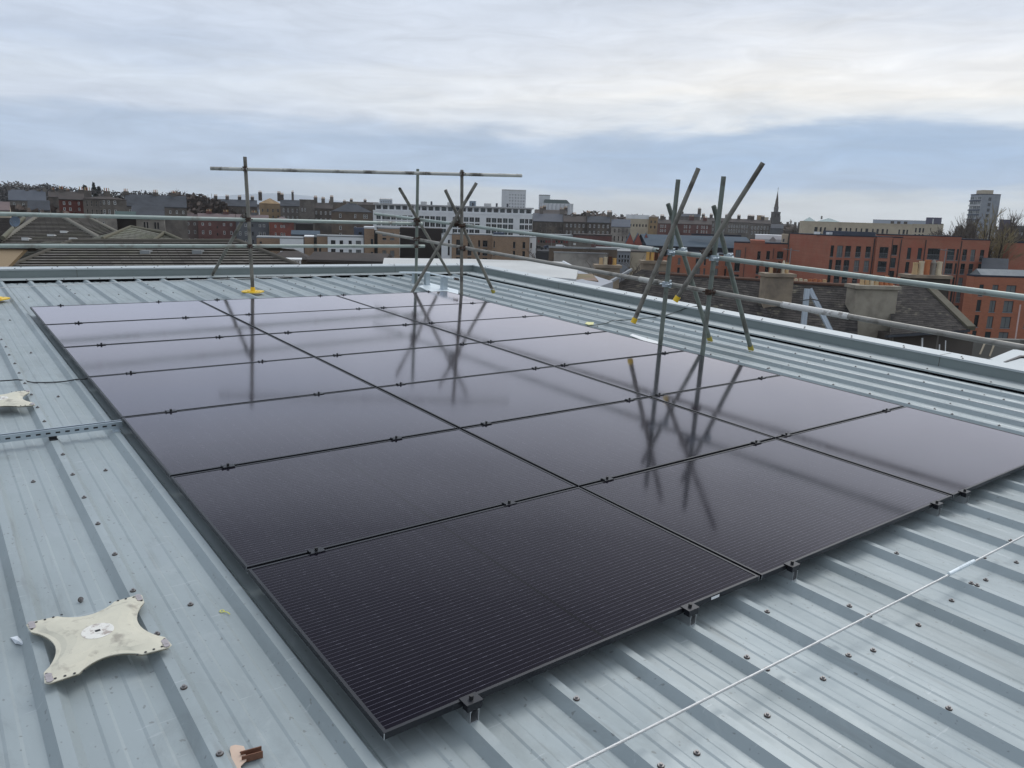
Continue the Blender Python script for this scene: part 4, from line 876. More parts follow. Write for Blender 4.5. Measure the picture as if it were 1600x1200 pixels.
# hips on the left flank showing their side slope
mb = MB(); courses(mb, at(-40, 436, 23.9), at(16, 417, 24.5), at(112, 377.5, 27.2), at(70, 377.5, 30), .33, .045); mb.build('hip_slope', K_tile2, ro)
# peach gable at the left edge
t = thing('rendered_house', 'peach rendered house wall under a dark soffit at the left edge', 'house', (at(0, 400, 22).x, at(0, 400, 22).y, GZ))
mb = MB(); A = [at(-60, 387, 23.4), at(40, 388.5, 23.4), at(12, 417, 23.2), at(-60, 423, 23.2)]; Bk = [p + RZ_ * .15 for p in A]
mb.add(A + Bk, [(0, 3, 2, 1), (4, 5, 6, 7), (0, 1, 5, 4), (1, 2, 6, 5), (2, 3, 7, 6), (3, 0, 4, 7)]); mb.build('wall', R_peach, t)
mb = MB(); A = [at(-60, 384.5, 23.3), at(48, 386, 23.3), at(42, 389.0, 23.3), at(-60, 388, 23.3)]; Bk = [p + RZ_ * .4 for p in A]
mb.add(A + Bk, [(0, 3, 2, 1), (4, 5, 6, 7), (0, 1, 5, 4), (1, 2, 6, 5), (2, 3, 7, 6), (3, 0, 4, 7)]); mb.build('soffit', K_slate2, t)
# big hipped roof with pale hip tiles
A0, A1, A2, A3 = (-2, 381, 37), (166, 379, 37), (95, 338, 42), (60, 337.5, 42)
t, ro = roofhouse('tiled_house', 'wide dark tiled hip roof with pale hip tiles and three rooflights', [(A0, A1, A2, A3), ((-30, 398, 33), A0, A3, (30, 340, 46))], [(A0, A3), (A1, A2), (A3, A2)], K_tile, S_pale,
          [at(0, 381, 37.3), at(160, 380, 37.3), at(165, 372, 44), at(-5, 372, 44)], rm=cm('pale_ridge_tile', (.19, .178, .15)), rr=.13)
for x, y in ((41, 374.5), (101, 364), (81, 369.5), (115, 375)):
    mb = MB(); b = at(x, y, 37 + (379 - y) * .12); mb.box(-.17, .17, -.1, .2, -.05, .09, 0, lambda p: b + Vector((p.x * .8, -p.x * .6, p.z)) + RZ_ * p.y); mb.build('rooflight', F_white, ro)
t, ro = roofhouse('tiled_house', 'dark mossy tiled roof sloping down to the right behind the wide hip roof', [((110, 381, 45), (184, 363, 45), (136, 339.5, 50), (96, 338, 48))], [((184, 363, 45), (136, 339.5, 50)), ((136, 339.5, 50), (96, 338, 48))], K_tile, S_pale,
          [at(112, 380, 45.3), at(180, 366, 45.3), at(180, 360, 52), at(100, 360, 52)], rm=cm('mid_ridge_tile', (.20, .185, .15)))
t, ro = roofhouse('tiled_house', 'dark tiled roof slope cut by the left edge with a satellite dish', [((-60, 378, 38), (4, 372, 37), (37, 341, 42), (-60, 338, 43))], [((4, 372, 37), (37, 341, 42))], K_slate2, S_pale,
          [at(-60, 376, 38.5), at(0, 372, 38), at(20, 360, 45), at(-60, 360, 45)], rm=cm('green_ridge_tile', (.15, .145, .11)))
dsh = thing('satellite_dish', 'round blue grey satellite dish on the tiled roof at the left edge', 'satellite dish', at(23, 352, 35.5))
mb = MB(); c = at(23, 346, 35.4); nn = (-RZ_).normalized(); q_ = Vector((0, 0, 1)).cross(nn).normalized(); e_ = nn.cross(q_)
rings = [[c + nn * (-.07 * (1 - (r / .27) ** 2)) + (q_ * math.cos(a) + e_ * math.sin(a)) * r for a in [2 * PI * i / 24 for i in range(24)]] for r in (.02, .1, .18, .25)]
for r0, r1 in zip(rings[:-1], rings[1:]): mb.add(r0 + r1, [(i, (i + 1) % 24, 24 + (i + 1) % 24, 24 + i) for i in range(24)], 0, True)
mb.add(rings[0], [tuple(range(24))]); mb.build('dish', cm('dish_grey', (.16, .20, .25), rough=.5), dsh)
mb = MB(); mb.tube(c - nn * .07, at(23, 356, 35.9), .025, 8); mb.tube(c - e_ * .24, c + nn * .3, .012, 6); mb.build('arm', F_grey, dsh)
t, ro = roofhouse('tiled_house', 'light grey-green tiled hip roof with a small tiled gable', [((155, 378.5, 33), (240, 376.5, 33), (258, 367, 34.5), (204, 354.5, 37)), ((125, 378, 35), (155, 378.5, 33), (204, 354.5, 37), (200, 355, 39))], [((160, 373, 33.6), (204, 354.5, 37)), ((204, 354.5, 37), (258, 364, 35.5)), ((240, 376, 33), (257, 363.5, 34)), ((257, 363.5, 34), (286, 376.5, 33))], K_tile2, S_pale,
          [at(150, 380, 33.3), at(284, 380, 33.3), at(284, 372, 39), at(150, 372, 39)], rm=cm('olive_ridge_tile', (.15, .14, .105)), rr=.08, lift=.014, gauge=.30)
mb = MB(); courses(mb, at(240, 377.5, 33), at(286, 378, 33), at(258, 364.5, 34.2), at(256.5, 364.5, 34.2), .33, .045); mb.build('gable_slope', K_tile2, ro)

# ------------------------------------------------------------------ left, middle distance
TR = 'stone tenements on the left skyline'
bld('stone_villa', 'long grey stone house with tall slate roof and end chimneys among trees', 'house', 14, 72, 313, 330, 9, S_mid, 'gable', 4.2, cm('blue_slate', (.12, .13, .15)), wins=[(grid(22, 64, 4, 3), [(4, 9)], 'sash')], chim=[(.02, 1.4, 1.4, 0), (.5, 1.2, .4, 0), (.82, 1.4, .9, 0), (.98, 1.4, 1.4, 0)], cst=S_mid)
bld('gabled_cottage', 'small slated house with a white dormer below the stone villa', 'house', 44, 78, 328, 210, 7, S_mid, 'gable', 2.4, K_slate, wins=[([(59, 63)], [(1, 5)], 'sash')])
bld('rendered_house', 'pale low gable at the far left edge above the rails', 'house', -12, 15, 329, 120, 7, S_cream, 'gable', 1.2, K_pink)
bld('red_brick_house', 'red brick house with white windows beside a grey stone gable', 'house', 92, 131, 312, 190, 9, B_red, 'gable', 1.8, K_slate2, wins=[([(98, 101.5), (107, 110.5), (121, 124)], [(3, 8), (12, 17)], 'sash')], chim=[(.1, 1.2, .6, 2), (.9, 1.2, .6, 2)], cst=S_mid)
bld('terraced_house', 'dark row of houses with pale chimneys above the red brick house', 'house', 76, 126, 308.5, 300, 9, S_dark, 'gable', 2.0, K_slate2, chim=[(.15, 1.2, .7, 2), (.6, 1.2, .7, 2)])
bld('stone_tenement', 'grey stone tenement with vertical bays and white lower windows', 'tenement', 130, 197, 311, 185, 10, S_mid, 'hip', .8, K_slate2, wins=[(grid(136, 157, 4, 3), [(3, 12), (16, 25)], 'sash_stone'), ([(160.5, 163.5), (168, 171), (177, 181)], [(2, 8), (16, 23)], 'sash')], chim=[(.1, 1.5, 1.0, 3), (.55, 1.5, 1.0, 3)])
bld('slated_terrace', 'long slate roofed terrace with cream walls and two white rooflights', 'terrace', 196, 292, 323, 230, 11, S_mid, 'gable', 3.3, K_slate, wins=[(grid(204, 286, 9, 3), [(5, 10)], 'sash')], chim=[(.02, 1.4, .8, 3), (.5, 1.4, .8, 3), (.8, 1.4, .8, 3)], cst=S_mid)
bld('stone_house', 'pale rubble stone house half hidden behind the tiled roofs', 'house', 150, 182, 340, 110, 8, S_pale, 'flat', 0, K_slate2, wins=[([(160, 162.5)], [(6, 12)], 'sash')], coping=.1)
bld('stone_house', 'pale rubble stone house with two dark arched windows', 'house', 206, 257, 341, 115, 8, S_pale, 'gable', 1.6, K_slate, wins=[([(224, 226.5), (228.5, 231), (240.5, 243), (245, 247.5)], [(6, 16)], 'plain')])
bld('slated_shed', 'dark green slated lean-to between the stone houses', 'shed', 180, 212, 341, 112, 7, C_dkbrown, 'gable', .8, K_green)
WR = [(4.5, 8.8), (16.5, 22), (29, 33.5)]
bld('harled_flats', 'brown harled flats with three rows of white sash windows', 'flats', 255, 308, 342.5, 290, 10, R_brown, 'gable', 2.2, K_pink, wins=[([(260, 263.3), (270, 273.3), (292, 295.3), (302, 305.3)], WR, 'sash'), ([(281.5, 284)], [(10, 17)], 'sash')], chim=[(.4, 2, .8, 4)])
bld('brick_flats', 'dark red brick flats between brown and grey harled flats', 'flats', 309, 368, 343.8, 290, 10, B_redstone, 'gable', 2.2, K_pink, wins=[([(315, 318.3), (326, 329.3), (348, 351.3), (359, 362.3)], WR, 'sash'), ([(338, 340)], [(9, 13), (20, 24)], 'slit')], chim=[(.3, 2, .8, 4), (.75, 2, .8, 4)])
bld('harled_flats', 'slate grey harled flats with paired white windows beside the first post', 'flats', 369, 420, 345.5, 290, 10, R_harl, 'gable', 2.2, K_pink, wins=[([(373, 376.3), (382, 385.3), (404, 407.5), (410.5, 414)], WR, 'sash'), ([(393, 395.5)], WR, 'plain')], chim=[(.55, 2, .8, 4)])
bld('brick_flats', 'bright orange-red harled end house of the terrace', 'flats', 421, 459, 347, 290, 10, cm('orange_red_harling', (.25, .085, .062), (.15, .07, .06)), 'hip', 2.0, K_pink, wins=[([(429, 431.5), (438, 441), (442.5, 445)], WR, 'sash')])
bld('stone_tenement', 'dark tenement block with chimneys behind the tall left post', 'tenement', 330, 402, 322, 370, 12, S_dark, 'gable', 3.0, K_slate, group=TR, wins=[(grid(338, 396, 8, 2.2), [(4, 9), (14, 19)], 'sash_stone')], chim=[(.1, 1.6, 1.4, 4), (.35, 1.6, 1.4, 4), (.62, 1.6, 1.4, 4), (.9, 1.6, 1.4, 4)])
bld('stone_tenement', 'golden stone tenement top with a flat dark parapet', 'tenement', 405, 438, 318, 350, 12, S_gold, 'hip', 2.4, S_gold, group=TR, wins=[(grid(410, 434, 4, 2.4), [(8, 13), (18, 23)], 'sash_stone')], chim=[(.05, 1.6, 2.4, 3), (.95, 1.6, 2.4, 4)], cst=S_dark)
bld('stone_tenement', 'dark tenement with bay windows and a slender chimney', 'tenement', 438, 468, 322, 340, 12, S_mid, 'gable', 2.6, K_slate, group=TR, wins=[(grid(443, 464, 4, 2.4), [(4, 9.5), (15, 20)], 'whitebay')], chim=[(.08, 1.6, 2.2, 4), (.65, 1.0, 3.4, 2)], cst=S_dark)
bld('stone_tenement', 'square grey stone tower house with two white upper windows', 'tenement', 468, 491, 313, 330, 10, S_mid, 'flat', 0, S_mid, group=TR, wins=[([(471, 473), (475.5, 477.5)], [(12, 17)], 'sash')])
bld('stone_tenement', 'dark gabled tenement with many chimneys left of the hipped brown block', 'tenement', 490, 520, 326, 335, 12, S_dark, 'gable', 2.4, K_slate2, group=TR, wins=[(grid(494, 516, 4, 2.4), [(4, 9), (15, 20)], 'whitebay')], chim=[(.1, 1.5, 2.2, 4), (.5, 1.5, 1.8, 4), (.95, 1.5, 2.6, 4)], cst=S_mid)
bld('stone_tenement', 'far stone tenement with a dark flat top behind the hipped brown block', 'tenement', 514, 541, 317, 400, 10, S_brown, 'flat', 0, K_slate2, group=TR, chim=[(.1, 1.6, .8, 3), (.9, 1.6, .8, 3)])
bld('stone_tenement', 'low far row of roofs left of the white apartment block', 'tenement', 538, 592, 320, 430, 10, S_dark, 'gable', 1.5, K_slate2, group=TR, chim=[(.2, 1.6, 1, 4), (.6, 1.6, 1, 4)])
bld('corner_tenement', 'brown stone corner block with hipped slate roof and square cement chimney', 'tenement', 518, 581, 331, 285, 13, S_brown, 'hip', 3.4, K_slate, wins=[([(530, 533.5), (553.5, 556.5), (567.5, 570.5), (571.5, 574.5)], [(3.5, 9.5), (22, 28), (33, 39)], 'sash')], chim=[(.55, 2.9, .2, 0)], cst=cm('cement_stack', (.33, .30, .24)))
mbx = (517.5, 530)
bld('gabled_outbuilding', 'dark green shuttered yard building under the stone tenements', 'outbuilding', 462, 489, 350, 265, 8, C_dkbrown, 'flat', 0, K_slate, coping=.15)
bld('slated_shed', 'low blue-grey roof behind the white cube house', 'shed', 455, 500, 367, 255, 9, K_slate, 'gable', 1.2, K_bluegrey)
# modern brick and white flats
FR = [(7.5, 13), (21.5, 31.5), (35.5, 41)]
bld('brick_flats', 'low tan brick flats with grey felt roof left of the white cube', 'flats', 401, 437, 372, 232, 14, B_tan, 'flat', 0, K_felt, wins=[([(405.5, 409)], [(5.5, 9)], 'plain')])
bld('white_flats', 'blank white rendered cube with a grey flat roof', 'flats', 437.3, 474, 373, 230, 14, R_white, 'flat', 0, K_felt)
bld('brick_flats', 'narrow tan brick stair block right of the white cube', 'flats', 475.5, 490, 370.5, 232, 12, B_tan, 'flat', 0, R_white, coping=.3)
bld('brick_flats', 'tan brick stair block with one dark strip window beside the white flats', 'flats', 495, 511.5, 369.5, 231, 12, B_tan, 'flat', 0, K_felt, wins=[([(498, 501.5)], [(18, 30)], 'plain')])
bld('white_flats', 'white rendered flats with dark windows in three rows', 'flats', 512, 568, 370.5, 230, 12, R_white, 'flat', 0, K_felt, near=True, wins=[([(517, 524)], [(5.2, 11), (18.5, 29), (32, 40)], 'double'), ([(530.5, 536), ], [(5.2, 11), (19, 30), (32, 40)], 'dark'), ([(544.5, 549.5), (556, 564)], [(5.2, 10.5), (19, 29.5), (32, 40)], 'double', [G_mid, G_dark])])
bld('brick_flats', 'tall tan brick stair tower with a white top right of the white flats', 'flats', 569, 584.5, 357, 230, 12, B_tan, 'flat', 0, R_white, wins=[([(579, 583)], [(16, 27), (36, 48)], 'grey')], coping=.5)
bld('brick_flats', 'tan brick flats with four windows left of the dark brown block', 'flats', 590, 624.5, 357.5, 229, 12, B_tan, 'flat', 0, K_felt, near=True, wins=[([(597.5, 603.5), (609.5, 616)], [(6, 11), (14, 17), (33.5, 42.5)], 'dark', [G_mid, G_dark])], coping=.4)
bld('plant_room', 'blue-grey metal plant room on the white flats', 'plant room', 553, 569, 356.5, 244, 6, C_blue, 'flat', 0, C_blue, wins=[([(560, 565)], [(6, 10)], 'plain')], coping=.12)
bld('service_tower', 'dark glazed link between the tan brick stair blocks', 'link block', 489.5, 495.5, 371, 236, 8, G_blue, 'flat', 0, K_felt); bld('service_tower', 'dark glazed link right of the tall brick stair tower', 'link block', 584, 590.5, 361, 236, 8, G_blue, 'flat', 0, K_felt)
bld('netted_block', 'dark brown netted building right of the tan brick flats', 'building', 625, 691, 357.5, 236, 12, C_dkbrown, 'flat', 0, K_slate2, coping=.2)
BW = [([(721, 725), (693.5, 694)], [(8, 8.1)], 'slit')]
bld('white_flats', 'narrow white rendered bay left of the tan brick corner flats', 'flats', 690, 706, 366.5, 222, 10, R_white, 'flat', 0, K_felt, wins=[([(700, 703)], [(8, 14), (18, 32)], 'plain')], coping=.3)
bld('brick_flats', 'tan brick flats with dark tall windows behind the corner scaffold', 'flats', 706.3, 769, 367, 221, 12, B_tan, 'flat', 0, K_felt, near=True, wins=[([(713, 719.5), (731, 737)], [(8, 18), (21, 31.5), (35, 40)], 'dark'), ([(747.5, 750.5)], [(8, 18), (21, 31)], 'plain'), ([(754.5, 762)], [(8, 17.5), (21, 31), (35, 40)], 'double', [G_mid, G_dark])], coping=.3)
bld('brick_flats', 'lighter tan brick flats with slit windows right of the corner scaffold', 'flats', 769.3, 827.5, 370, 216, 12, B_tan, 'flat', 0, K_felt, near=True, wins=[([(771.5, 773.5)], [(7, 17), (22, 30)], 'slit'), ([(802, 805.5), (817, 821)], [(7.5, 17), (21.5, 31)], 'dark')], coping=.25)
bld('white_flats', 'white rendered end of the tan brick flats', 'flats', 827.8, 838, 371.5, 219, 10, R_white, 'flat', 0, K_felt, wins=[([(829, 831.5)], [(8, 16)], 'plain')], coping=.2)
bld('plant_room', 'dark blue-grey plant room on the lighter tan brick flats', 'plant room', 771, 788, 364, 226, 6, C_blue, 'flat', 0, C_blue, coping=.1)
# white apartment slab
GL3 = [G_dark, G_blue, G_blue, G_dark]
bays = grid(606, 816, 25, 7.6)
t = bld('white_apartment_block', 'long white apartment block with a set-back attic and grid of dark windows', 'apartment block', 583, 834, 333.5, 395, 16, R_white, 'flat', 0, R_white, wins=[([b for i, b in enumerate(bays) if i % 6 != 5], rowsof(5.0, 9.3, 4, 7.4), 'slim', GL3), ([(588, 595), (597, 604)], rowsof(5.0, 9.3, 4, 7.4), 'slim', GL3), ([(820.5, 826), (827, 832)], rowsof(5.0, 9.3, 4, 7.4), 'slim', GL3)], coping=.6)
H_ = at(708, 333.5, 395).z - GZ; k_ = 395 / F
mb = MB(); w_ = (831 - 586) * k_; mb.box(-w_ / 2, w_ / 2, 1.2, 14, H_ + .6, H_ + 3.4); at_ = mb.build('attic', R_white, t)
mb = MB(); mb.box(-w_ / 2 - .9, w_ / 2 + .9, -.1, 15, H_ + 3.4, H_ + 4.0); mb.build('attic_roof', cm('light_grey_roof_edge', (.50, .50, .50)), at_)
for i in range(24):
    gm = win_mesh(7.2 * k_, 1.9, 'plain', random.choice(GL3)); link('window', gm[2], at_, (-w_ / 2 + 1.7 + i * (w_ - 3.4) / 23, 1.13, H_ + 1.15))
for x0, x1 in ((655, 664), (755, 766), (697, 705)):
    mb = MB(); mb.box((x0 - 708) * k_, (x1 - 708) * k_, 5, 9, H_ + 4.0, H_ + 5.6); mb.build('lift_housing', R_pale, at_)
for x in (672, 737, 775, 792): mb = MB(); mb.tube(((x - 708) * k_, 5, H_ + 4), ((x - 708) * k_, 5, H_ + 5.8), .5, 8); mb.build('roof_cowl', K_slate, at_)
# far towers
bld('tower_block', 'white high-rise tower with rows of small windows on the skyline', 'tower', 784, 822, 298.5, 900, 22, C_white, 'flat', 0, R_pale, wins=[(grid(797, 819, 6, 1.5), rowsof(5, 4.6, 6, 1.6), 'plain')], coping=1.6)
bld('grain_silo', 'tall white twin silo towers beside the lower silo shed', 'silo', 843, 859.5, 306, 850, 18, C_white, 'flat', 0, R_grey, coping=1.2)
t = bld('silo_shed', 'white ribbed silo building with a dark green roof', 'silo', 848.5, 896, 318, 830, 26, C_white, 'gable', 0.1, R_pale); Hs = at(872, 318, 830).z - GZ; ks = 830 / F
mb = MB(); w2 = 44 * ks; mb.add([(-w2 / 2, 1, Hs), (w2 / 2 - 2, 1, Hs), (w2 / 2 - 2, 24, Hs), (-w2 / 2, 24, Hs), (-w2 / 2 + 1, 1.5, Hs + 4), (w2 / 2 - 6, 2, Hs + 4), (w2 / 2 - 6, 22, Hs + 4), (-w2 / 2 + 1, 22, Hs + 4)], [(0, 1, 5, 4), (1, 2, 6, 5), (2, 3, 7, 6), (3, 0, 4, 7), (4, 5, 6, 7)]); mb.build('roof_house', K_green, t)
for i in range(7): mb = MB(); x = (853 + i * 6.2 - 872) * ks; mb.tube((x, .3, 0), (x, .3, Hs - .3), 2.0, 10); mb.build('silo_bin', C_white, t)
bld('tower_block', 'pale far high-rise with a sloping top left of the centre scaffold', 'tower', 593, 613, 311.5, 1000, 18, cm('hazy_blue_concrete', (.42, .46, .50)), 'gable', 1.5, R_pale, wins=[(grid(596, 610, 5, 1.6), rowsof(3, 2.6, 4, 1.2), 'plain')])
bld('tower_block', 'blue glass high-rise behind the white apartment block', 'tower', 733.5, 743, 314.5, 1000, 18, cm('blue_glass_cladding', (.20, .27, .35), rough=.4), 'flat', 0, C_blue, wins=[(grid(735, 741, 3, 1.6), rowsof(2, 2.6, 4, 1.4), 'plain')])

# ------------------------------------------------------------------ centre
TC = 'dark tenements behind the low brick store'
bld('stone_tenement', 'dark tenement with a light slate roof right of the white block', 'tenement', 833, 880, 346, 330, 12, S_dark, 'gable', 3.2, cm('light_slate', (.13, .135, .15)), group=TC, wins=[(grid(845, 877, 5, 2.4), [(3, 8), (13, 18)], 'sash_stone')], chim=[(.28, 1.6, 2.2, 4), (.98, 2.2, 2.0, 4)], cst=S_mid)
bld('stone_tenement', 'dark tenement with white lintels in the middle of the row', 'tenement', 880.5, 917, 347, 328, 12, S_dark, 'gable', 2.4, K_slate2, group=TC, wins=[(grid(886, 912, 5, 2.6), [(3, 8), (13.5, 18.5)], 'whitebay')], chim=[(.5, 1.6, .8, 4)], cst=S_dark)
bld('stone_tenement', 'dark tenement at the right end of the row with pale bays', 'tenement', 917.5, 954, 348, 326, 12, S_dark, 'gable', 2.6, K_slate, group=TC, wins=[(grid(922, 950, 5, 2.6), [(3, 8), (13, 18)], 'whitebay')], chim=[(.02, 1.8, 1.4, 4), (.95, 2.2, 1.8, 5)], cst=S_mid)
bld('stone_tenement', 'far dark tenement roofs with a row of chimneys behind the silo foot', 'tenement', 836, 886, 334, 420, 12, S_dark, 'gable', 2.0, K_slate2, wins=(), chim=[(.3, 1.8, 1.6, 4), (.98, 1.8, 1.4, 4)])
bld('slated_hall', 'pale grey stone hall with a blue slate roof', 'hall', 955, 985, 354.5, 300, 12, S_pale, 'gable', 2.8, cm('dull_blue_slate', (.125, .135, .155)), wins=[(grid(961, 980, 4, 2.2), [(3, 9), (14, 22)], 'sash_stone')], chim=[(.02, 1.6, 1.2, 0)])
bld('flat_roofed_block', 'cream stone block with a long white flat roof', 'building', 978, 1014, 342, 350, 12, S_cream, 'flat', 0, R_white, wins=[(grid(986, 1010, 6, 2.2), [(8, 12)], 'plain')], coping=1.8)
bld('flat_roofed_block', 'yellow stone stair block beside the white flat roof', 'building', 1014, 1028, 339.5, 348, 12, S_gold, 'hip', 1.2, S_mid, wins=[(grid(1018, 1024, 2, 2.2), [(5, 9), (13, 17)], 'plain')])
bld('red_tenement', 'red sandstone tenement with white bays left of the crossed tubes', 'tenement', 1028, 1058, 349.5, 380, 12, B_redstone, 'gable', 1.8, K_slate2, wins=[([(1032, 1034), (1035, 1037), (1039, 1041), (1050, 1052), (1053.5, 1055.5)], [(1.8, 6.5), (9, 13)], 'whitebay')], chim=[(.2, 2, 1.8, 4)], cst=S_dark)
bld('red_tenement', 'red sandstone tenement with white bays between the crossed tubes', 'tenement', 1058.5, 1112, 350.5, 385, 12, B_redstone, 'gable', 1.8, K_slate2, wins=[([(1069, 1071), (1072, 1074), (1077, 1079), (1089, 1091), (1096, 1098), (1099.5, 1101.5), (1104, 1106)], [(1.8, 6.5), (9, 13)], 'whitebay')], chim=[(.4, 2.5, 1.8, 4), (.8, 2, 1.5, 4)], cst=B_redstone)
bld('grey_tenement', 'far grey tenement roofs with chimneys between the crossed tubes', 'tenement', 1062, 1094, 338.5, 520, 12, S_mid, 'gable', 1.8, K_slate, chim=[(.1, 2, 1.2, 3), (.95, 2.2, 3.6, 3)], cst=S_dark)
bld('grey_tenement', 'far grey stone row with many chimneys behind the right scaffold', 'tenement', 1094, 1136, 345.5, 500, 12, S_mid, 'gable', 2.0, K_slate2, wins=[(grid(1098, 1132, 9, 1.8), [(4, 8), (11, 15)], 'sash')], chim=[(.1, 2, 2, 4), (.4, 2, 2, 4), (.7, 2, 2, 4), (.98, 2, 2, 4)], cst=S_dark)
bld('grey_tenement', 'grey stone tenement row with white windows left of the church', 'tenement', 1136, 1172, 347.5, 470, 12, S_mid, 'gable', 2.0, K_slate2, wins=[(grid(1140, 1168, 8, 1.9), [(4, 8.5), (11, 15.5)], 'sash')], chim=[(.1, 2, 2, 4), (.5, 2, 2, 4), (.95, 2, 2, 4)], cst=S_dark)
bld('grey_tenement', 'grey tenement with bay windows just left of the church nave', 'tenement', 1172, 1204, 349.5, 440, 12, S_mid, 'gable', 2.0, K_slate2, wins=[(grid(1176, 1200, 6, 2), [(4, 9), (12, 17)], 'sash')], chim=[(.1, 2, 2, 4), (.6, 2, 2, 4)], cst=S_dark)
bld('stone_stack', 'golden stone tower block end above the grey tenements', 'building', 1183, 1190, 337, 620, 8, S_gold, 'flat', 0, S_gold); bld('stone_stack', 'cream stone gable beside the golden stone tower', 'building', 1190.5, 1201, 340, 610, 8, S_cream, 'flat', 0, S_cream)
# church
cp = at(1212.5, 351, 620); cu = 620 / F; t = thing('church', 'dark stone church with a tall slender spire on the skyline', 'church', (cp.x, cp.y, GZ), RZ_CAM, local=True); hz = cp.z - GZ
mb = MB(); a = 6.4 * cu; mb.box(-a, a, 0, 2 * a, 0, hz); mb.box(-a * .98, a * .98, .05 * a, 1.9 * a, hz, hz + 10 * cu); mb.box(-a * .86, a * .86, .15 * a, 1.8 * a, hz + 10 * cu, hz + 18.5 * cu); mb.box(-a * .92, a * .92, .1 * a, 1.85 * a, hz + 18.5 * cu, hz + 19.5 * cu); mb.build('tower', cm('church_stone', (.085, .08, .08), nz=(.3, .25)), t)
mb = MB(); mb.tube((0, a, hz + 19.5 * cu), (0, a, hz + 25.5 * cu), 3.6 * cu, 8); mb.tube((0, a, hz + 25.5 * cu), (0, a, hz + 27 * cu), 4.2 * cu, 8, r2=3.6 * cu); mb.build('belfry', cm('belfry_stone', (.13, .125, .12)), t)
mb = MB(); mb.tube((0, a, hz + 27 * cu), (0, a, hz + 52 * cu), 3.3 * cu, 8, r2=.12 * cu); mb.build('spire', S_dark, t)
mb = MB(); mb.tube((0, a, hz + 51.5 * cu), (0, a, hz + 57 * cu), .22 * cu, 6); mb.box(-.7 * cu, .7 * cu, a - .1, a + .1, hz + 54.5 * cu, hz + 54.9 * cu); mb.build('weathervane', S_dark, t)
for sx in (-1, 1):
    mb = MB(); mb.box(sx * .35 * a - .16 * a, sx * .35 * a + .16 * a, .1, .16 * a, hz + 11.5 * cu, hz + 16.5 * cu); mb.build('louvre', C_dkbrown, t)
    mb = MB(); mb.tube((sx * a * .9, .1 * a, hz + 10 * cu), (sx * a * .9, .1 * a, hz + 14 * cu), .55 * cu, 6, r2=.05); mb.build('pinnacle', S_dark, t)
bld('church_hall', 'plain grey gabled hall below the church tower', 'hall', 1204, 1224, 357, 430, 14, R_harl, 'gable', 2.2, K_slate)
# low brick store, van, cars, saw-tooth warehouse
bld('brick_store', 'low brown store with a band of red windows beyond the street', 'store', 836, 895, 371, 275, 14, cm('brown_store_cladding', (.14, .11, .09)), 'flat', 0, K_felt, wins=[(grid(842, 890, 13, 2.8), [(4.5, 8.5)], 'plain', [mat('red_blind', (.20, .02, .02), .5), G_dark])], coping=1.0)  # panes drawn at random from red blind and dark glass
bld('brick_store', 'long low red-brown brick store with a dark roof edge', 'store', 895.3, 956, 368.5, 273, 14, B_redstone, 'flat', 0, K_slate2, coping=.5)
bld('boundary_wall', 'pale concrete yard wall behind bare trees beyond the white roof', 'wall', 866, 950, 396, 105, .4, cm('streaked_concrete', (.40, .37, .33), (.22, .20, .18), nz=(.6, .3)), 'flat', 0, R_grey, coping=.15)
bld('boundary_wall', 'brown stone yard wall with a long flat coping above the bare trees', 'wall', 858, 968, 389, 128, .5, S_brown, 'flat', 0, R_grey, coping=.3)
bld('rubble_building', 'grey warehouse wall with a white notice facing the street', 'warehouse', 893, 924, 378, 200, 10, S_mid, 'flat', 0, K_slate2, wins=[([(896, 900)], [(2, 5)], 'whitebay', [F_white])], coping=.2)
bld('grey_house', 'small grey rendered house with white-framed windows in two rows', 'house', 965, 985, 393.5, 92, 6, cm('mid_grey_render', (.24, .25, .265), nz=(.6, .1)), 'flat', 0, R_grey, near=True, wins=[(grid(968.5, 982, 4, 2.3), [(5, 9.5), (12, 16.5)], 'plain')], coping=.12)
bld('cream_house', 'cream mottled rendered gable behind a bare shrub', 'house', 985.3, 1010, 394, 95, 6, S_cream, 'flat', 0, K_slate2, coping=.12)
bld('lean_to', 'long grey flat roof in front of the saw-tooth warehouse', 'shed', 930, 1015, 391, 160, 9, S_mid, 'flat', 0, K_felt, coping=.3)
for i, x in enumerate((984, 996.5, 1009)):
    bld('gabled_warehouse', ['red brick saw-tooth gable at the left end of the three', 'red brick saw-tooth gable in the middle of the three', 'red brick saw-tooth gable against the big blue-grey roof'][i], 'warehouse', x - 6.2, x + 6.2, 380, 232, 26, cm('pink_red_brick', (.33, .11, .085)) if i == 0 else MAT['pink_red_brick'], 'front', 2.75, K_bluegrey, group='saw-tooth gables', over=.12)
bld('big_warehouse', 'large warehouse with a broad blue-grey metal roof behind the right scaffold', 'warehouse', 1010, 1182, 386, 225, 22, K_navy, 'gable', 2.9, K_bluegrey, yaw=0, wins=(), over=.5)
t = bld('ridge_vent', 'long dark ridge vent on the broad blue-grey roof', 'roof vent', 1080, 1158, 366.6, 228, 1.2, K_navy, 'flat', 0, K_navy, coping=.1, base=at(1119, 368.6, 228).z)
bld('white_sheds', 'low white flat roofs in front of the church hall', 'shed', 1180, 1224, 374, 215, 14, R_pale, 'flat', 0, R_white, coping=1.2)
bld('stair_head', 'small cream stair head box above the orange flats', 'stair head', 1222, 1231.5, 368, 190, 4, S_cream, 'flat', 0, S_cream, wins=[([(1224, 1226.5)], [(5, 10)], 'grey')])
bld('white_gable', 'small grey gable on the white flat roofs', 'shed', 1203, 1212, 375, 205, 5, R_grey, 'front', .7, K_felt)

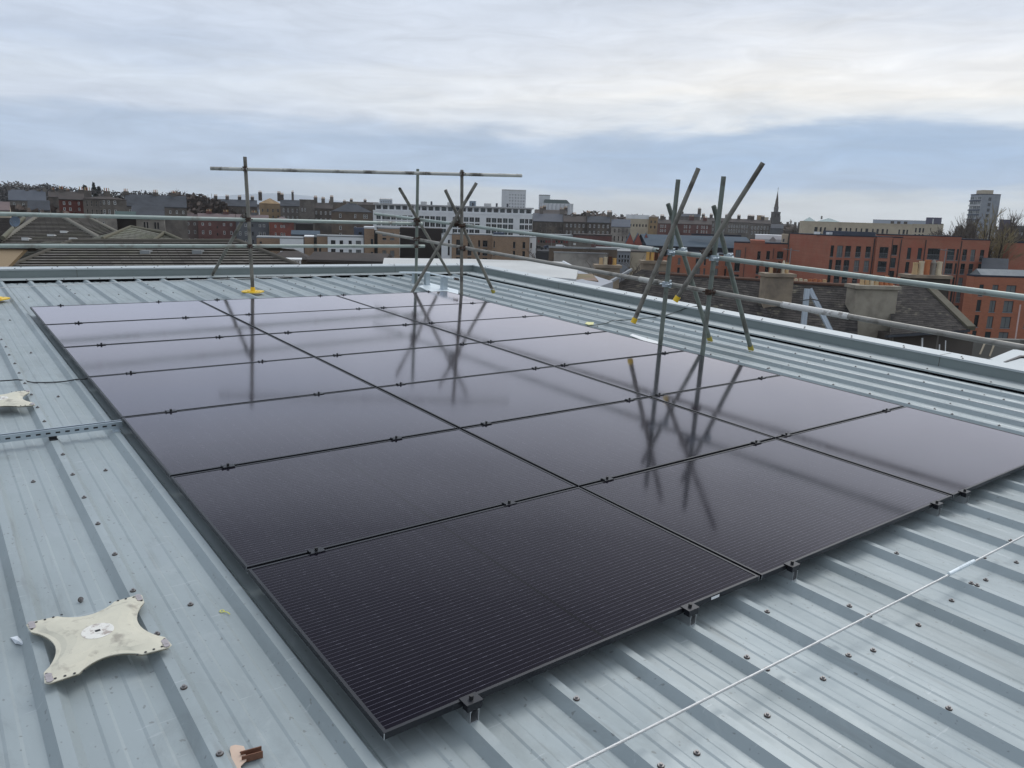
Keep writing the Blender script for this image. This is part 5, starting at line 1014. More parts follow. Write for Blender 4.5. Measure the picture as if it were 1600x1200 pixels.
# ------------------------------------------------------------------ right
OW = 'orange brick apartment blocks'
GO = [G_dark, G_dark, G_blue, G_dark, G_mid]
rws = [(14.5, 32.0), (36.5, 53.5), (58.5, 75.5), (80.5, 97.5), (102.5, 119.5)]
t = bld('orange_brick_flats', 'long orange brick apartment block with tall dark windows and Juliet railings', 'apartment block', 1298, 1548, 372.3, 164, 24.6, B_orange, 'flat', 0, K_navy, near=True, group=OW, coping=.22,
    wins=[([(1300, 1305), (1420.5, 1426.5), (1498, 1501.5)], rws, 'dark', [G_dark, G_blue]), ([(1310, 1319), (1323, 1331.8), (1339.5, 1347.5), (1355, 1363)], rws, 'juliet', GO), ([(1375, 1388.5)], rws, 'juliet', GO),
          ([(1396.5, 1404.5)], [(11, 26.5), (31, 46), (51, 66), (71, 86)], 'dark', [G_dark, G_blue]), ([(1437, 1443.5)], rws, 'dark', [G_blue, G_dark]), ([(1452.5, 1472)], rws, 'juliet', [G_dark]), ([(1483.5, 1495)], rws, 'juliet', GO), ([(1507.5, 1514.5), (1520.5, 1527.5), (1535, 1541.5)], rws, 'juliet', GO)])
H_ = at(1423, 372.3, 164).z - GZ; k_ = 164 / F; X = lambda x: (x - 1423) * k_
ro_ = [o for o in t.children if o.name.startswith('roof')][0]
mb = MB(); mb.box(X(1320), X(1368), .2, 12, H_ + .22, H_ + 1.05); mb.build('roof_upstand', cm('slate_blue_upstand', (.07, .08, .105)), ro_)
mb = MB(); mb.box(X(1411), X(1502), -.10, 12.5, H_ + .002, H_ + .55); mb.build('brick_parapet', B_orange, ro_)
mb = MB(); mb.box(X(1411) - .1, X(1502) + .1, -.16, 12.6, H_ + .55, H_ + .72); mb.build('coping', K_navy, ro_)
mb = MB(); mb.box(X(1369), X(1393), -.55, -.003, 0, H_ + .05); wb = mb.build('brick_bay', B_orange, t)
for zz in rws:
    gm = win_mesh(13.5 * k_, (zz[1] - zz[0]) * k_, 'double', random.choice(GO)); wo_ = link('window', gm[0], t, (X(1381.7), -.59, H_ - zz[1] * k_)); link('pane', gm[1], wo_); link('railing', rail_mesh(13.5 * k_), wo_, (0, 0, 0))
for x in (1366.8, 1395.2, 1409, 1447.5, 1503.5): mb = MB(); mb.box(X(x) - .07, X(x) + .07, -.14, -.002, 0, H_ - .25); mb.build('drainpipe', F_dark, t)
for x0, x1 in ((1290, 1296), (1270, 1276), (1302, 1304)): mb = MB(); mb.box(X(x0) + 3, X(x1) + 3, 6, 7.5, H_ + .22, H_ + .75); mb.build('roof_vent', R_white, ro_)
t2 = bld('orange_brick_flats', 'lower orange brick wing with stepped roofline left of the long block', 'apartment block', 1147, 1230.7, 380.5, 190, 12, B_orange, 'flat', 0, K_navy, near=True, group=OW, coping=.3,
    wins=[([(1150.5, 1159)], [(11, 22), (29, 44.5), (49.5, 56)], 'double', [G_mid, G_dark]), ([(1185, 1190)], [(12, 24.5), (31, 47), (51, 56)], 'plain'), ([(1199, 1204.5)], [(11, 24), (30, 45)], 'dark'), ([(1215.5, 1225)], [(11, 22), (29, 44)], 'double', [G_mid, G_dark])])
H2 = at(1188.8, 380.5, 190).z - GZ; k2 = 190 / F * math.cos(.3); ro2 = [o for o in t2.children if o.name.startswith('roof')][0]
mb = MB(); mb.box((1172 - 1188.8) * k2, (1195 - 1188.8) * k2, -.08, 11, H2 + .002, H2 + .75); mb.build('brick_parapet', B_orange, ro2)
for x in (1165.8, 1209.7): mb = MB(); mb.box((x - .45 - 1188.8) * k2, (x + .45 - 1188.8) * k2, -.16, -.002, 0 if x < 1200 else H2 - 24 * k2, H2 - 7 * k2); mb.build('drainpipe', F_dark, t2)
bld('orange_brick_flats', 'orange brick wing seen between the crossed scaffold tubes', 'apartment block', 1030, 1146.6, 397.5, 196, 12, B_orange2, 'flat', 0, K_navy, near=True, group=OW, coping=.25, wins=[([(1060, 1064), (1088, 1096), (1101, 1104), (1116, 1124), (1134, 1137)], [(6, 16), (21, 33)], 'dark', [G_dark, G_mid])])
bld('orange_brick_flats', 'nearer orange brick block with white curtained windows at the right edge', 'apartment block', 1523, 1690, 434.5, 140, 2.5, B_orange2, 'flat', 0, K_navy, near=True, group=OW, coping=.28,
    wins=[([(1532.5, 1539.5)], [(12, 30), (36, 54), (60, 79), (85, 103)], 'dark', [G_dark, G_blue]), ([(1553, 1562.5)], [(12, 30), (36.5, 55), (61.5, 80), (86, 104)], 'dark', [G_blue, G_mid]), ([(1575, 1590.5)], [(12, 29.5), (36.5, 54.5), (61.5, 79.5), (86, 104)], 'double', [G_mid]), ([(1612, 1628), (1645, 1655)], [(12, 30), (36, 54), (61, 79)], 'double', [G_mid])])
bld('roof_hall', 'pale shallow pitched roof above the nearer orange brick block', 'roof hall', 1532, 1680, 432, 141, 3, K_felt, 'gable', .9, K_felt)
bld('orange_brick_flats', 'plain orange brick gable at the right edge above the tree foot', 'apartment block', 1578, 1680, 381, 172, 2.0, B_orange, 'flat', 0, K_navy, group=OW, coping=.4)
bld('grey_cladding_flats', 'pale grey flats with dark windows behind the bare tree', 'flats', 1543, 1640, 365, 215, 4, R_pale, 'flat', 0, R_grey, near=False, wins=[([(1548, 1554), (1560, 1566), (1587, 1600), (1571, 1575), (1604, 1612)], rowsof(6, 15, 5, 9), 'dark', GO)], coping=.4)
bld('grey_roof_block', 'grey pitched slate roof at the tree foot left of the orange gable', 'house', 1533, 1574, 424, 160, 9, S_mid, 'gable', 2.4, K_slate)
bld('cream_long_flats', 'long cream flats with two rows of narrow dark windows on the skyline', 'flats', 1254, 1426, 349, 300, 3, S_cream, 'flat', 0, S_cream, coping=.3, wins=[([(1273.5, 1278.5), (1311, 1316.5), (1353.5, 1358), (1371, 1374.5), (1379, 1382.5), (1412, 1415.5)], [(7.5, 14.5), (17, 24)], 'dark'), ([(1282, 1285), (1288.5, 1291.5), (1305, 1307.5), (1322.5, 1325), (1329, 1331.5), (1338, 1340.5), (1346, 1348.5), (1364, 1366.5), (1386.5, 1389), (1405.5, 1408), (1418, 1420.5)], [(7.5, 14.5), (17, 24)], 'slit')])
bld('cream_long_flats', 'right-hand cream flats ending in a windowless gable', 'flats', 1426.3, 1474, 351.5, 298, 13, S_cream, 'flat', 0, S_cream, coping=.3, wins=[([(1431, 1433.5), (1437, 1440), (1442.5, 1445)], [(5, 12), (14.5, 22)], 'slit')])
bld('arched_hall', 'pale green arched glass roof left of centre behind the cream flats', 'hall', 1254, 1275, 346, 700, 20, R_pale, 'hip', 4.0, K_lgreen); bld('arched_hall', 'long pale green glass roof with a small mast behind the cream flats', 'hall', 1276, 1313, 346.5, 700, 24, R_pale, 'hip', 3.4, K_lgreen, chim=[(.2, 1.5, 1.5, 0)], cst=S_mid)
bld('white_hall', 'long pale blue-grey hall roof behind the cream flats', 'hall', 1364, 1449, 344.5, 620, 20, cm('pale_blue_cladding', (.40, .43, .48)), 'flat', 0, R_pale)
bld('cladding_block', 'dark purple-grey block with a white stripe behind the cream flats', 'building', 1448, 1471.5, 341, 560, 16, C_purple, 'flat', 0, C_purple, wins=[([(1457.5, 1459.5)], [(1, 11)], 'whitebay', [F_white])], coping=.5)
t = bld('tower_block', 'grey tower block with a glazed blue left side behind the bare tree', 'tower', 1534.5, 1564, 304.5, 520, 13, cm('tower_grey_panels', (.27, .29, .32), (.23, .25, .28)), 'flat', 0, K_navy, coping=.6, yaw=1e-6, wins=[([(1545.5, 1550)], rowsof(4, 8.4, 7, 5), 'dark', [G_dark])])
TW_ = t
Ht = at(1549.25, 304.5, 520).z - GZ; kt = 520 / F
for i in range(9):
    for j, yy in enumerate((-.2, 4.0, 8.2)):
        gm = win_mesh(4.6, 2.0, 'whitebay', (G_blue, G_mid, G_blue)[(i + j) % 3]); wo_ = link('window', gm[2], TW_, (-29.5 * kt / 2 - .08, yy + 2.3, Ht - 3.2 - i * 3.1)); wo_.rotation_euler = (0, 0, -PI / 2)
    mb = MB(); mb.box(-29.5 * kt / 2 - .9, -29.5 * kt / 2 - .01, 0.3, 12.7, Ht - 4.4 - i * 3.1, Ht - 3.5 - i * 3.1); mb.build('balcony', (C_blue, R_pale)[i % 4 == 1], TW_)
mb = MB(); mb.box(-8 * kt, 8 * kt, 4, 12, Ht + .6, Ht + 3.3); mb.build('plant_room', S_cream, t)
bld('low_block', 'low dark block beside the tower behind the bare tree', 'building', 1563, 1580, 344, 430, 12, C_purple, 'flat', 0, K_navy); bld('low_block', 'grey flat block at the right edge behind the bare tree', 'building', 1576, 1640, 354, 330, 12, R_harl, 'flat', 0, K_felt, wins=[(grid(1584, 1600, 3, 4), [(4, 9)], 'plain', [G_blue])])

# ------------------------------------------------------------------ right, near: the old slated tenement next door
def stack(label, xl, xr, yt, yb, d, m, pots, potm, ph_px, dep=.75, pw_px=None, gap=None, group='chimney stacks of the old tenements next door', xp=None):
    P = at((xl + xr) / 2, yb, d); k = d / F; w = (xr - xl) * k; h = (yb - yt) * k; t = thing('chimney_stack', label, 'chimney', P, RZ_CAM, group, local=True)
    mb = MB(); mb.box(-w / 2, w / 2, 0, dep, -3, h - .16); mb.build('stack', m, t)
    mb = MB(); mb.box(-w / 2 - .1, w / 2 + .1, -.1, dep + .1, h - .16, h); mb.build('cope', S_near if m is not R_cement else R_cement, t)
    n = len(potm); x0, x1 = xp if xp else (xl + 3, xr - 3)
    for i, pm in enumerate(potm):
        x = (x0 + (x1 - x0) * (i + .5) / n - (xl + xr) / 2) * k; r = (x1 - x0) / n * k * .44; hh = ph_px * k * (.92 + .12 * ((i * 7) % 3)); y = dep * .5
        mb = MB(); mb.tube((x, y, h), (x, y, h + hh), r, 14, r2=r * .86); mb.tube((x, y, h), (x, y, h + hh * .08), r * 1.08, 14); mb.tube((x, y, h + hh * .88), (x, y, h + hh), r * .98, 14, r2=r, hollow=.04)
        if i == 3 and n == 5: mb.tube((x, y, h + hh), (x, y, h + hh + .18), r * 1.05, 14, r2=r * .2)
        mb.build('chimney_pot', pm, t)
    return t
DN = 41.0
tt = thing('old_tenement', 'old stone tenement with a mossy slate roof just beyond the right parapet', 'tenement', (at(1200, 500, 38).x, at(1200, 500, 38).y, GZ))
mb = MB()
courses(mb, at(905, 478, 42.5), at(1205, 545, 36.0), at(1205, 439, 40.5), at(1003, 421, 44), .21, .008)
courses(mb, at(1205, 545, 36.0), at(1340, 560, 35.0), at(1340, 447, 39.4), at(1205, 440, 40.5), .21, .008)
ro = mb.build('roof', K_nslate, tt)
mb = MB(); mb.tube(at(1030, 427.5, 43.3), at(1197, 438.3, 40.6), .10, 8); mb.build('ridge_tiles', cm('red_brown_ridge', (.14, .085, .065), nz=(2, .3)), ro)
mb = MB(); mb.tube(at(1226, 441, 40.3), at(1334, 446.5, 39.4), .10, 8); mb.build('ridge_tiles', MAT['red_brown_ridge'], ro)
mb = MB(); A = [at(933, 449, 39.5), at(985, 419.5, 43.8), at(988, 419.5, 43.8), at(937, 450, 39.5)]; mb.add(A + [p - Vector((0, 0, .12)) for p in A], [(0, 1, 2, 3), (4, 7, 6, 5), (0, 4, 5, 1), (1, 5, 6, 2), (2, 6, 7, 3), (3, 7, 4, 0)]); mb.build('lead_flashing', cm('lead', (.32, .33, .34)), ro)
mb = MB(); mb.prism([at(925, 470, 43), at(1340, 566, 36), at(1340, 520, 47), at(960, 445, 50)], lambda p: Vector((p.x, p.y, GZ)), lambda p: Vector((p.x, p.y, min(p.z, -4.4)))); mb.build('wall', S_mid, tt)
# right-hand slope with its coped gable
t3 = thing('old_tenement', 'old tenement end with weathered slates and a stone coped gable below the five pots', 'tenement', (at(1450, 520, 36).x, at(1450, 520, 36).y, GZ))
mb = MB(); courses(mb, at(1390, 523, 35.5), at(1516, 514.5, 36.2), at(1449, 448, 39.8), at(1394, 446, 40.0), .19, .009); ro3 = mb.build('roof', K_nslate, t3)
mb = MB(); A = at(1517, 513, 36.2); Bq = at(1448, 446, 39.9); dd = (Bq - A).normalized(); sd_ = RX_ * .17; nn_ = Vector((0, 0, .10))
mb.add([A - sd_ + nn_, A + sd_ * 1.3 + nn_, Bq + sd_ * 1.3 + nn_, Bq - sd_ + nn_, A - sd_ - nn_, A + sd_ * 1.3 - nn_, Bq + sd_ * 1.3 - nn_, Bq - sd_ - nn_], [(0, 1, 2, 3), (4, 7, 6, 5), (0, 4, 5, 1), (1, 5, 6, 2), (2, 6, 7, 3), (3, 7, 4, 0)]); mb.build('gable_cope', cm('mossy_cope', (.15, .135, .105), (.10, .095, .065), nz=(2, .3), scale2=1.0), ro3)
mb = MB(); A = [at(1388, 523.5, 35.4), at(1516, 515, 36.1), at(1516, 518.5, 36.1), at(1388, 527.5, 35.4)]; mb.add(A + [p + RZ_ * .3 for p in A], [(0, 3, 2, 1), (4, 5, 6, 7), (0, 1, 5, 4), (1, 2, 6, 5), (2, 3, 7, 6), (3, 0, 4, 7)]); mb.build('gutter', K_slate, ro3)
S_wallnear = mat('dark_block_wall', (.105, .09, .078), .9, 0, .3, uv=True, brick=(.55, .26, (.065, .055, .05), (.20, .18, .16), .012), nz=(2.0, .4))
mb = MB(); A = [at(1386, 600, 36.4), at(1512, 600, 37.2), at(1512, 515, 37.2), at(1386, 524, 36.4)]; mb.quad(*A, 0, [(0, 0), (4, 0), (4, 2.6), (0, 2.6)]); mb.prism([A[0] + RZ_ * .05, A[1] + RZ_ * .05, A[1] + RZ_ * 6, A[0] + RZ_ * 6], lambda p: Vector((p.x, p.y, GZ)), lambda p: Vector((p.x, p.y, A[2].z - .2)), 0); mb.build('wall', S_wallnear, t3)
for x, y0, y1, r in ((1441, 528, 560, .045), (1468, 538, 566, .03), (1477.5, 532, 566, .025)): mb = MB(); mb.tube(at(x, y0, 36.0), at(x - 1, y1, 36.0), r, 8); mb.build('drainpipe', F_white, t3)
stack('rendered wide chimney stack with a row of buff pots hidden behind the rail', 1330, 1394, 447, 523, 37.5, R_cement, 7, [P_buff, P_buff, P_cream, P_buff, P_terra, P_terra, P_terra], 13, dep=1.1, xp=(1341, 1394))
stack('sandstone chimney stack with dark and buff pots between two slate slopes', 1194, 1237, 428, 468, 38.6, S_near, 5, [P_buff, P_brown, P_brown, P_cream, P_buff], 16, dep=.9, xp=(1202, 1233))
stack('square sandstone stack with four small pots at the left end of the slates', 930, 967, 414.5, 449, 43, S_near, 4, [P_buff, P_cream, P_brown, P_gold], 11, dep=.9, xp=(935, 963))
stack('sandstone stack with tall golden pots left of the crossed tubes', 1003, 1041, 408, 434, 44.3, S_near, 4, [P_gold, P_gold, P_brown, P_brown], 14, dep=.9, xp=(1009, 1036))
stack('stone stack carrying five tall mixed pots behind the upper rail', 1417, 1479, 430.5, 470, 40.5, S_dark, 5, [P_buff, P_cream, P_terra, P_grey, P_cream], 20, dep=1.0, xp=(1426, 1473))
stack('low stack with small cream pots just above the orange wall foot', 1056, 1070, 424, 436, 46, S_near, 2, [P_gold, P_cream], 6, xp=(1056, 1070)) if False else None
stack('far low stack with a line of small terracotta pots above the slate ridge', 1233, 1296, 443.5, 452, 44.5, S_near, 8, [P_cream, P_cream, P_cream, P_cream, P_terra, P_terra, P_terra, P_buff], 6, dep=.6, xp=(1234, 1294))
def aerial(x, y, d, h, label):
    P = at(x, y, d); t = thing('tv_aerial', label, 'aerial', P); mb = MB(); mb.tube(P, P + Vector((0, 0, h)), .022, 6); mb.build('mast', F_grey, t)
    mb = MB(); c = P + Vector((0, 0, h - .1)); q = (RX_ * .8 + RZ_ * .5).normalized(); mb.tube(c - q * .5, c + q * .6, .014, 6); e = q.cross(Vector((0, 0, 1))).normalized()
    for i in range(9): f = c + q * (-.45 + i * .12); mb.tube(f - e * .16, f + e * .16, .008, 4)
    mb.build('antenna', F_grey, t)
aerial(1472, 433, 40.9, 1.5, 'thin television aerial on the stack with five tall mixed pots'); aerial(1232, 428, 39, 1.3, 'thin television aerial on the sandstone stack between two slate slopes')
# pale metal trestle behind the parapet
tr_ = thing('metal_trestle', 'pale ribbed metal trestle like an A standing behind the right parapet', 'trestle', at(1270, 505, 11.4))
def strip(name, a, b, w, d):
    mb = MB(); u_ = (b - a).normalized(); s_ = u_.cross(RZ_).normalized(); f_ = s_.cross(u_).normalized()
    for o0, o1, q in ((-1, 1, 0), (-1, -.72, .03), (-.15, .15, .03), (.72, 1, .03)):
        vs = [p + s_ * (w * o) + f_ * z for p in (a, b) for o in (o0, o1) for z in (q - .03 if q else 0, q if q else .012)]
        mb.add(vs, [(0, 1, 3, 2), (4, 6, 7, 5), (0, 4, 5, 1), (2, 3, 7, 6), (0, 2, 6, 4), (1, 5, 7, 3)])
    return mb.build(name, cm('pale_blue_metal', (.52, .57, .62), rough=.4) if 'pale_blue_metal' not in MAT else MAT['pale_blue_metal'], tr_)
strip('leg', at(1255, 520, 11.4), at(1262, 451, 11.4), .040, .03); strip('leg', at(1306, 532, 11.3), at(1265.5, 451, 11.45), .036, .03)
for xs_ in (((1251, 469.5), (1266, 468)), ((1267, 467), (1281, 470))): mb = MB(); mb.tube(at(*xs_[0], 11.33), at(*xs_[1], 11.33), .008, 6); mb.build('strap', F_dark, tr_)
# stone yard wall and pale battens below the rail at the right
t = thing('yard_wall', 'mossy grey block wall with leaning pale battens beyond the right parapet', 'wall', (at(1570, 560, 44).x, at(1570, 560, 44).y, GZ)); mb = MB(); A = [at(1505, 560, 44), at(1700, 570, 44), at(1700, 533, 44), at(1505, 527, 44)]
S_yard = mat('grey_block_wall', (.26, .245, .225), .9, 0, .3, uv=True, brick=(.9, .45, (.19, .185, .165), (.13, .12, .105), .02), nz=(1.2, .35), col2=(.11, .12, .075), nz2=(.8, .5, .7))
mb.quad(*A, 0, [(0, 0), (7, 0), (7, 1.6), (0, 1.6)]); mb.prism([p + RZ_ * .02 for p in A[:2]] + [A[1] + RZ_ * .5, A[0] + RZ_ * .5], lambda p: Vector((p.x, p.y, GZ)), lambda p: Vector((p.x, p.y, A[3].z - .02))); mb.build('wall', S_yard, t)
for x0, y0, x1, y1 in ((1541, 531, 1531, 554), (1556, 532, 1546, 557), (1519, 531, 1514, 552)): mb = MB(); mb.tube(at(x0, y0, 43.6), at(x1, y1, 43.3), .05, 6); mb.build('batten', S_cream, t)
pm_ = thing('flagpole', 'thin pink-white pole in front of the nearer orange brick block', 'pole', (at(1591, 530, 60).x, at(1591, 530, 60).y, GZ)); mb = MB(); mb.tube(Vector((pm_.location.x, pm_.location.y, GZ)), at(1594.5, 476, 60), .055, 8); mb.build('pole', cm('pink_white_paint', (.62, .46, .42)), pm_)
# pale sheeted roof behind the corner of the parapet
t = thing('white_roofed_shed', 'low shed with a broad white sheet roof behind the far parapet corner', 'shed', (at(740, 415, 32).x, at(740, 415, 32).y, GZ)); mb = MB()
A = [at(596, 422, 27), at(740, 423, 27), at(900, 436, 26.4), at(903, 421, 28.5), at(880, 409, 31), at(735, 404.5, 32), at(600, 403, 32)]
mb.add(A + [Vector((p.x, p.y, p.z - .25)) for p in A], [tuple(range(7))] + [(i, 7 + i, 7 + (i + 1) % 7, (i + 1) % 7) for i in range(7)]); mb.build('roof', K_white, t)
mb = MB(); mb.tube(A[4], A[3], .05, 6); mb.build('verge_trim', R_white, t)
mb = MB(); mb.prism([A[0] + RZ_, A[2] + RZ_, A[4] - RZ_, A[6] - RZ_], lambda p: Vector((p.x, p.y, GZ)), lambda p: Vector((p.x, p.y, A[2].z - .9))); mb.build('wall', R_pale, t)
t = thing('felt_roofed_shed', 'pale grey felt roof with a mossy stripe right of the white sheet roof', 'shed', (at(900, 440, 28).x, at(900, 440, 28).y, GZ)); mb = MB()
A = [at(780, 436, 24), at(925, 452, 23.4), at(958, 440, 28.5), at(893, 419, 33), at(780, 419, 33)]
mb.add(A + [Vector((p.x, p.y, p.z - .3)) for p in A], [tuple(range(5))] + [(i, 5 + i, 5 + (i + 1) % 5, (i + 1) % 5) for i in range(5)]); ro = mb.build('roof', mat('pale_felt', (.30, .315, .345), .7, nz=(.4, .12)), t)
mb = MB(); A2 = [at(848, 436, 27.0), at(935, 441, 27.0), at(926, 430, 29.2), at(850, 428.5, 29.2)]; mb.add([p + Vector((0, 0, .05)) for p in A2] + [p - Vector((0, 0, .1)) for p in A2], [(0, 1, 2, 3), (0, 4, 5, 1), (1, 5, 6, 2), (2, 6, 7, 3), (3, 7, 4, 0)]); mb.build('mossy_panel', cm('moss', (.20, .185, .10), (.24, .17, .14), nz=(2, .3)), ro)
mb = MB(); mb.prism([A[0] + RZ_, A[1] + RZ_, A[2] - RZ_, A[3] - RZ_], lambda p: Vector((p.x, p.y, GZ)), lambda p: Vector((p.x, p.y, A[1].z - 1.2))); mb.build('wall', R_pale, t)
bld('slated_house', 'dark slate house roof in front of the white cube', 'house', 428, 480, 405, 60, 5, S_dark, 'hip', .7, K_slate2, base=GZ); bld('slated_house', 'low dark slate roofs in front of the white flats', 'house', 480, 600, 409.5, 60, 5, S_dark, 'gable', .45, K_slate2)
bld('maroon_box', 'small maroon clad box in front of the white flats', 'stair head', 552, 563.5, 400.5, 62, 1.0, C_redbox, 'flat', 0, C_redbox, coping=.05)
bld('conservatory', 'row of white framed panes beside the long tiled roof', 'conservatory', 446, 470, 406.5, 46, 1.5, R_white, 'flat', 0, F_white, wins=[(grid(450, 466, 5, 2.6), [(1, 9)], 'whitebay', [G_mid])], coping=.06)

# ------------------------------------------------------------------ vehicles and lamps on the far street
def vehicle(label, cat, x, y, d, L_, Hh, Wd, paint, name, van):
    P = at(x, y, d); t = thing(name, label, cat, (P.x, P.y, zs + .004), RZ_CAM, local=True); mb = MB()
    pf = [(-L_ / 2, .35), (L_ / 2, .35), (L_ / 2, .9), (L_ / 2 - .3, 1.1), (L_ / 2 - 1.1, Hh - .1), (L_ / 2 - 1.5, Hh), (-L_ / 2 + .1, Hh), (-L_ / 2, Hh - .2)] if van else [(-L_ / 2, .3), (L_ / 2, .3), (L_ / 2, .7), (L_ / 2 - .9, .9), (L_ / 2 - 1.6, Hh), (-L_ / 2 + .9, Hh), (-L_ / 2 + .1, .95)]
    mb.prism(pf, lambda p: Vector((p[0], 0, p[1])), lambda p: Vector((p[0], Wd, p[1]))); mb.build('body', paint, t)
    mb = MB(); mb.box(L_ / 2 - 1.45, L_ / 2 - .95, -.01, Wd + .01, 1.15 if van else .92, Hh - .25 if van else Hh - .12); 
    if not van: mb = MB(); mb.box(-L_ / 2 + 1.0, L_ / 2 - 1.75, -.01, Wd + .01, .95, Hh - .1)
    mb.build('side_window', G_dark, t)
    for sx in (-1, 1):
        for yy in (0, Wd - .2): mb = MB(); mb.tube((sx * (L_ / 2 - .8), yy - .01, .33), (sx * (L_ / 2 - .8), yy + .21, .33), .33, 14); mb.build('wheel', M_black, t)
vehicle('white van parked on the street below the low brick store', 'van', 877, 390, 250, 3.6, 1.6, 1.6, R_white, 'parked_van', True)
vehicle('dark blue car parked left of the white van', 'car', 857, 390, 251, 3.4, 1.3, 1.6, C_blue, 'parked_car', False); vehicle('black car parked beside the white end wall of the brick flats', 'car', 842, 390, 247, 3.4, 1.3, 1.6, M_black, 'parked_car', False)
def lamp(x, yt, d, label):
    P = at(x, yt, d); t = thing('street_lamp', label, 'street lamp', (P.x, P.y, GZ)); mb = MB(); mb.tube((P.x, P.y, GZ), P, .09, 6, r2=.05); mb.build('pole', F_grey, t)
    mb = MB(); mb.tube(P, P + RX_ * 1.3 + Vector((0, 0, .2)), .04, 6); mb.build('arm', F_grey, t); mb = MB(); mb.box(-.3, .3, -.1, .1, -.06, .06, 0, lambda q: P + RX_ * 1.5 + Vector((q.x, q.y, q.z + .18))); mb.build('lamp_head', F_grey, t)
lamp(862, 372, 190, 'grey street lamp left of the white van'); lamp(930, 379, 190, 'grey street lamp in front of the long brown store')

# ------------------------------------------------------------------ trees
M_bark = cm('winter_bark', (.075, .062, .05), (.05, .042, .035), nz=(3, .3)); M_twig = cm('winter_twigs', (.135, .112, .092), (.10, .085, .072), nz=(.6, .3)); M_twig_y = cm('yellowish_twigs', (.30, .245, .13), (.19, .16, .105), nz=(.5, .3)); M_ever = cm('evergreen_leaves', (.022, .032, .022), (.035, .042, .026), nz=(.5, .4)); M_dome = cm('bare_twig_mass', (.105, .096, .090), (.075, .070, .068), nz=(.4, .35)); M_bush = cm('brown_scrub', (.125, .095, .078), (.085, .068, .056), nz=(.5, .4))
def rot_dir(d, ang, az):
    q = d.orthogonal().normalized(); e = d.cross(q).normalized(); return (d * math.cos(ang) + (q * math.cos(az) + e * math.sin(az)) * math.sin(ang)).normalized()
def bare_tree(seed, H, spread, up, levels, twr, nch=(4, 6)):
    rnd = random.Random(seed); tk = MB(); tw = MB(); segs = []
    def grow(p, d, ln, r, lv):
        n = 3 if lv < 2 else 2; pts = [p]
        for i in range(n): d = (d + Vector((rnd.uniform(-.16, .16), rnd.uniform(-.16, .16), rnd.uniform(-.06, .16) * up))).normalized(); pts.append(pts[-1] + d * ln / n)
        for i in range(n):
            ra = r * (1 - .45 * i / n); rb = r * (1 - .45 * (i + 1) / n); m = tk if lv < 3 else tw; m.tube(pts[i], pts[i + 1], max(ra, twr), 5 if lv < 2 else 3, 0, max(rb, twr * .7), caps=False)
        if lv >= levels: return
        k = rnd.randint(*nch) if lv > 0 else nch[1] + 2
        for c in range(k):
            f = rnd.uniform(.35, 1.0) if lv else .32 + .68 * c / k; i = min(n - 1, int(f * n)); q = pts[i].lerp(pts[i + 1], f * n - i)
            grow(q, rot_dir(d, rnd.uniform(.35, .85) * spread, rnd.uniform(0, 2 * PI)), ln * rnd.uniform(.5, .74) * (1.0 if lv else .75), r * .5, lv + 1)
    grow(Vector((0, 0, 0)), Vector((0, 0, 1)), H * .55, H * .022, 0); z = max(v.z for v in tw.v); s = H / z
    for m in (tk, tw): m.v = [v * s for v in m.v]
    return tk, tw
def leaf_crown(seed, H, Wd, n, size, cone):
    rnd = random.Random(seed); m = MB(); bl = [(Vector((rnd.uniform(-1, 1), rnd.uniform(-1, 1), rnd.uniform(-.8, 1))), rnd.uniform(.35, .6)) for _ in range(9)]
    while len(m.f) < n:
        if cone: t_ = rnd.random() ** 1.4; a = rnd.uniform(0, 2 * PI); r = (1 - t_) * Wd / 2 * rnd.uniform(.3, 1.05) * (1 + .2 * math.sin(t_ * 30)); c = Vector((r * math.cos(a), r * math.sin(a), H * (.08 + .92 * t_)))
        else:
            b, r = bl[rnd.randrange(9)]; v = Vector((rnd.gauss(0, 1), rnd.gauss(0, 1), rnd.gauss(0, 1))).normalized() * r * rnd.uniform(.6, 1.05); v = b * .55 + v; c = Vector((v.x * Wd / 2, v.y * Wd / 2, H * (.58 + .4 * v.z)))
        a = Vector((rnd.gauss(0, 1), rnd.gauss(0, 1), rnd.gauss(0, 1))).normalized() * size * rnd.uniform(.5, 1.2); b2 = a.orthogonal().normalized() * size * rnd.uniform(.4, .9)
        m.add([c - a, c + b2 * .8, c + a, c - b2 * .8], [(0, 1, 2, 3)])
    return m
TREE = {}
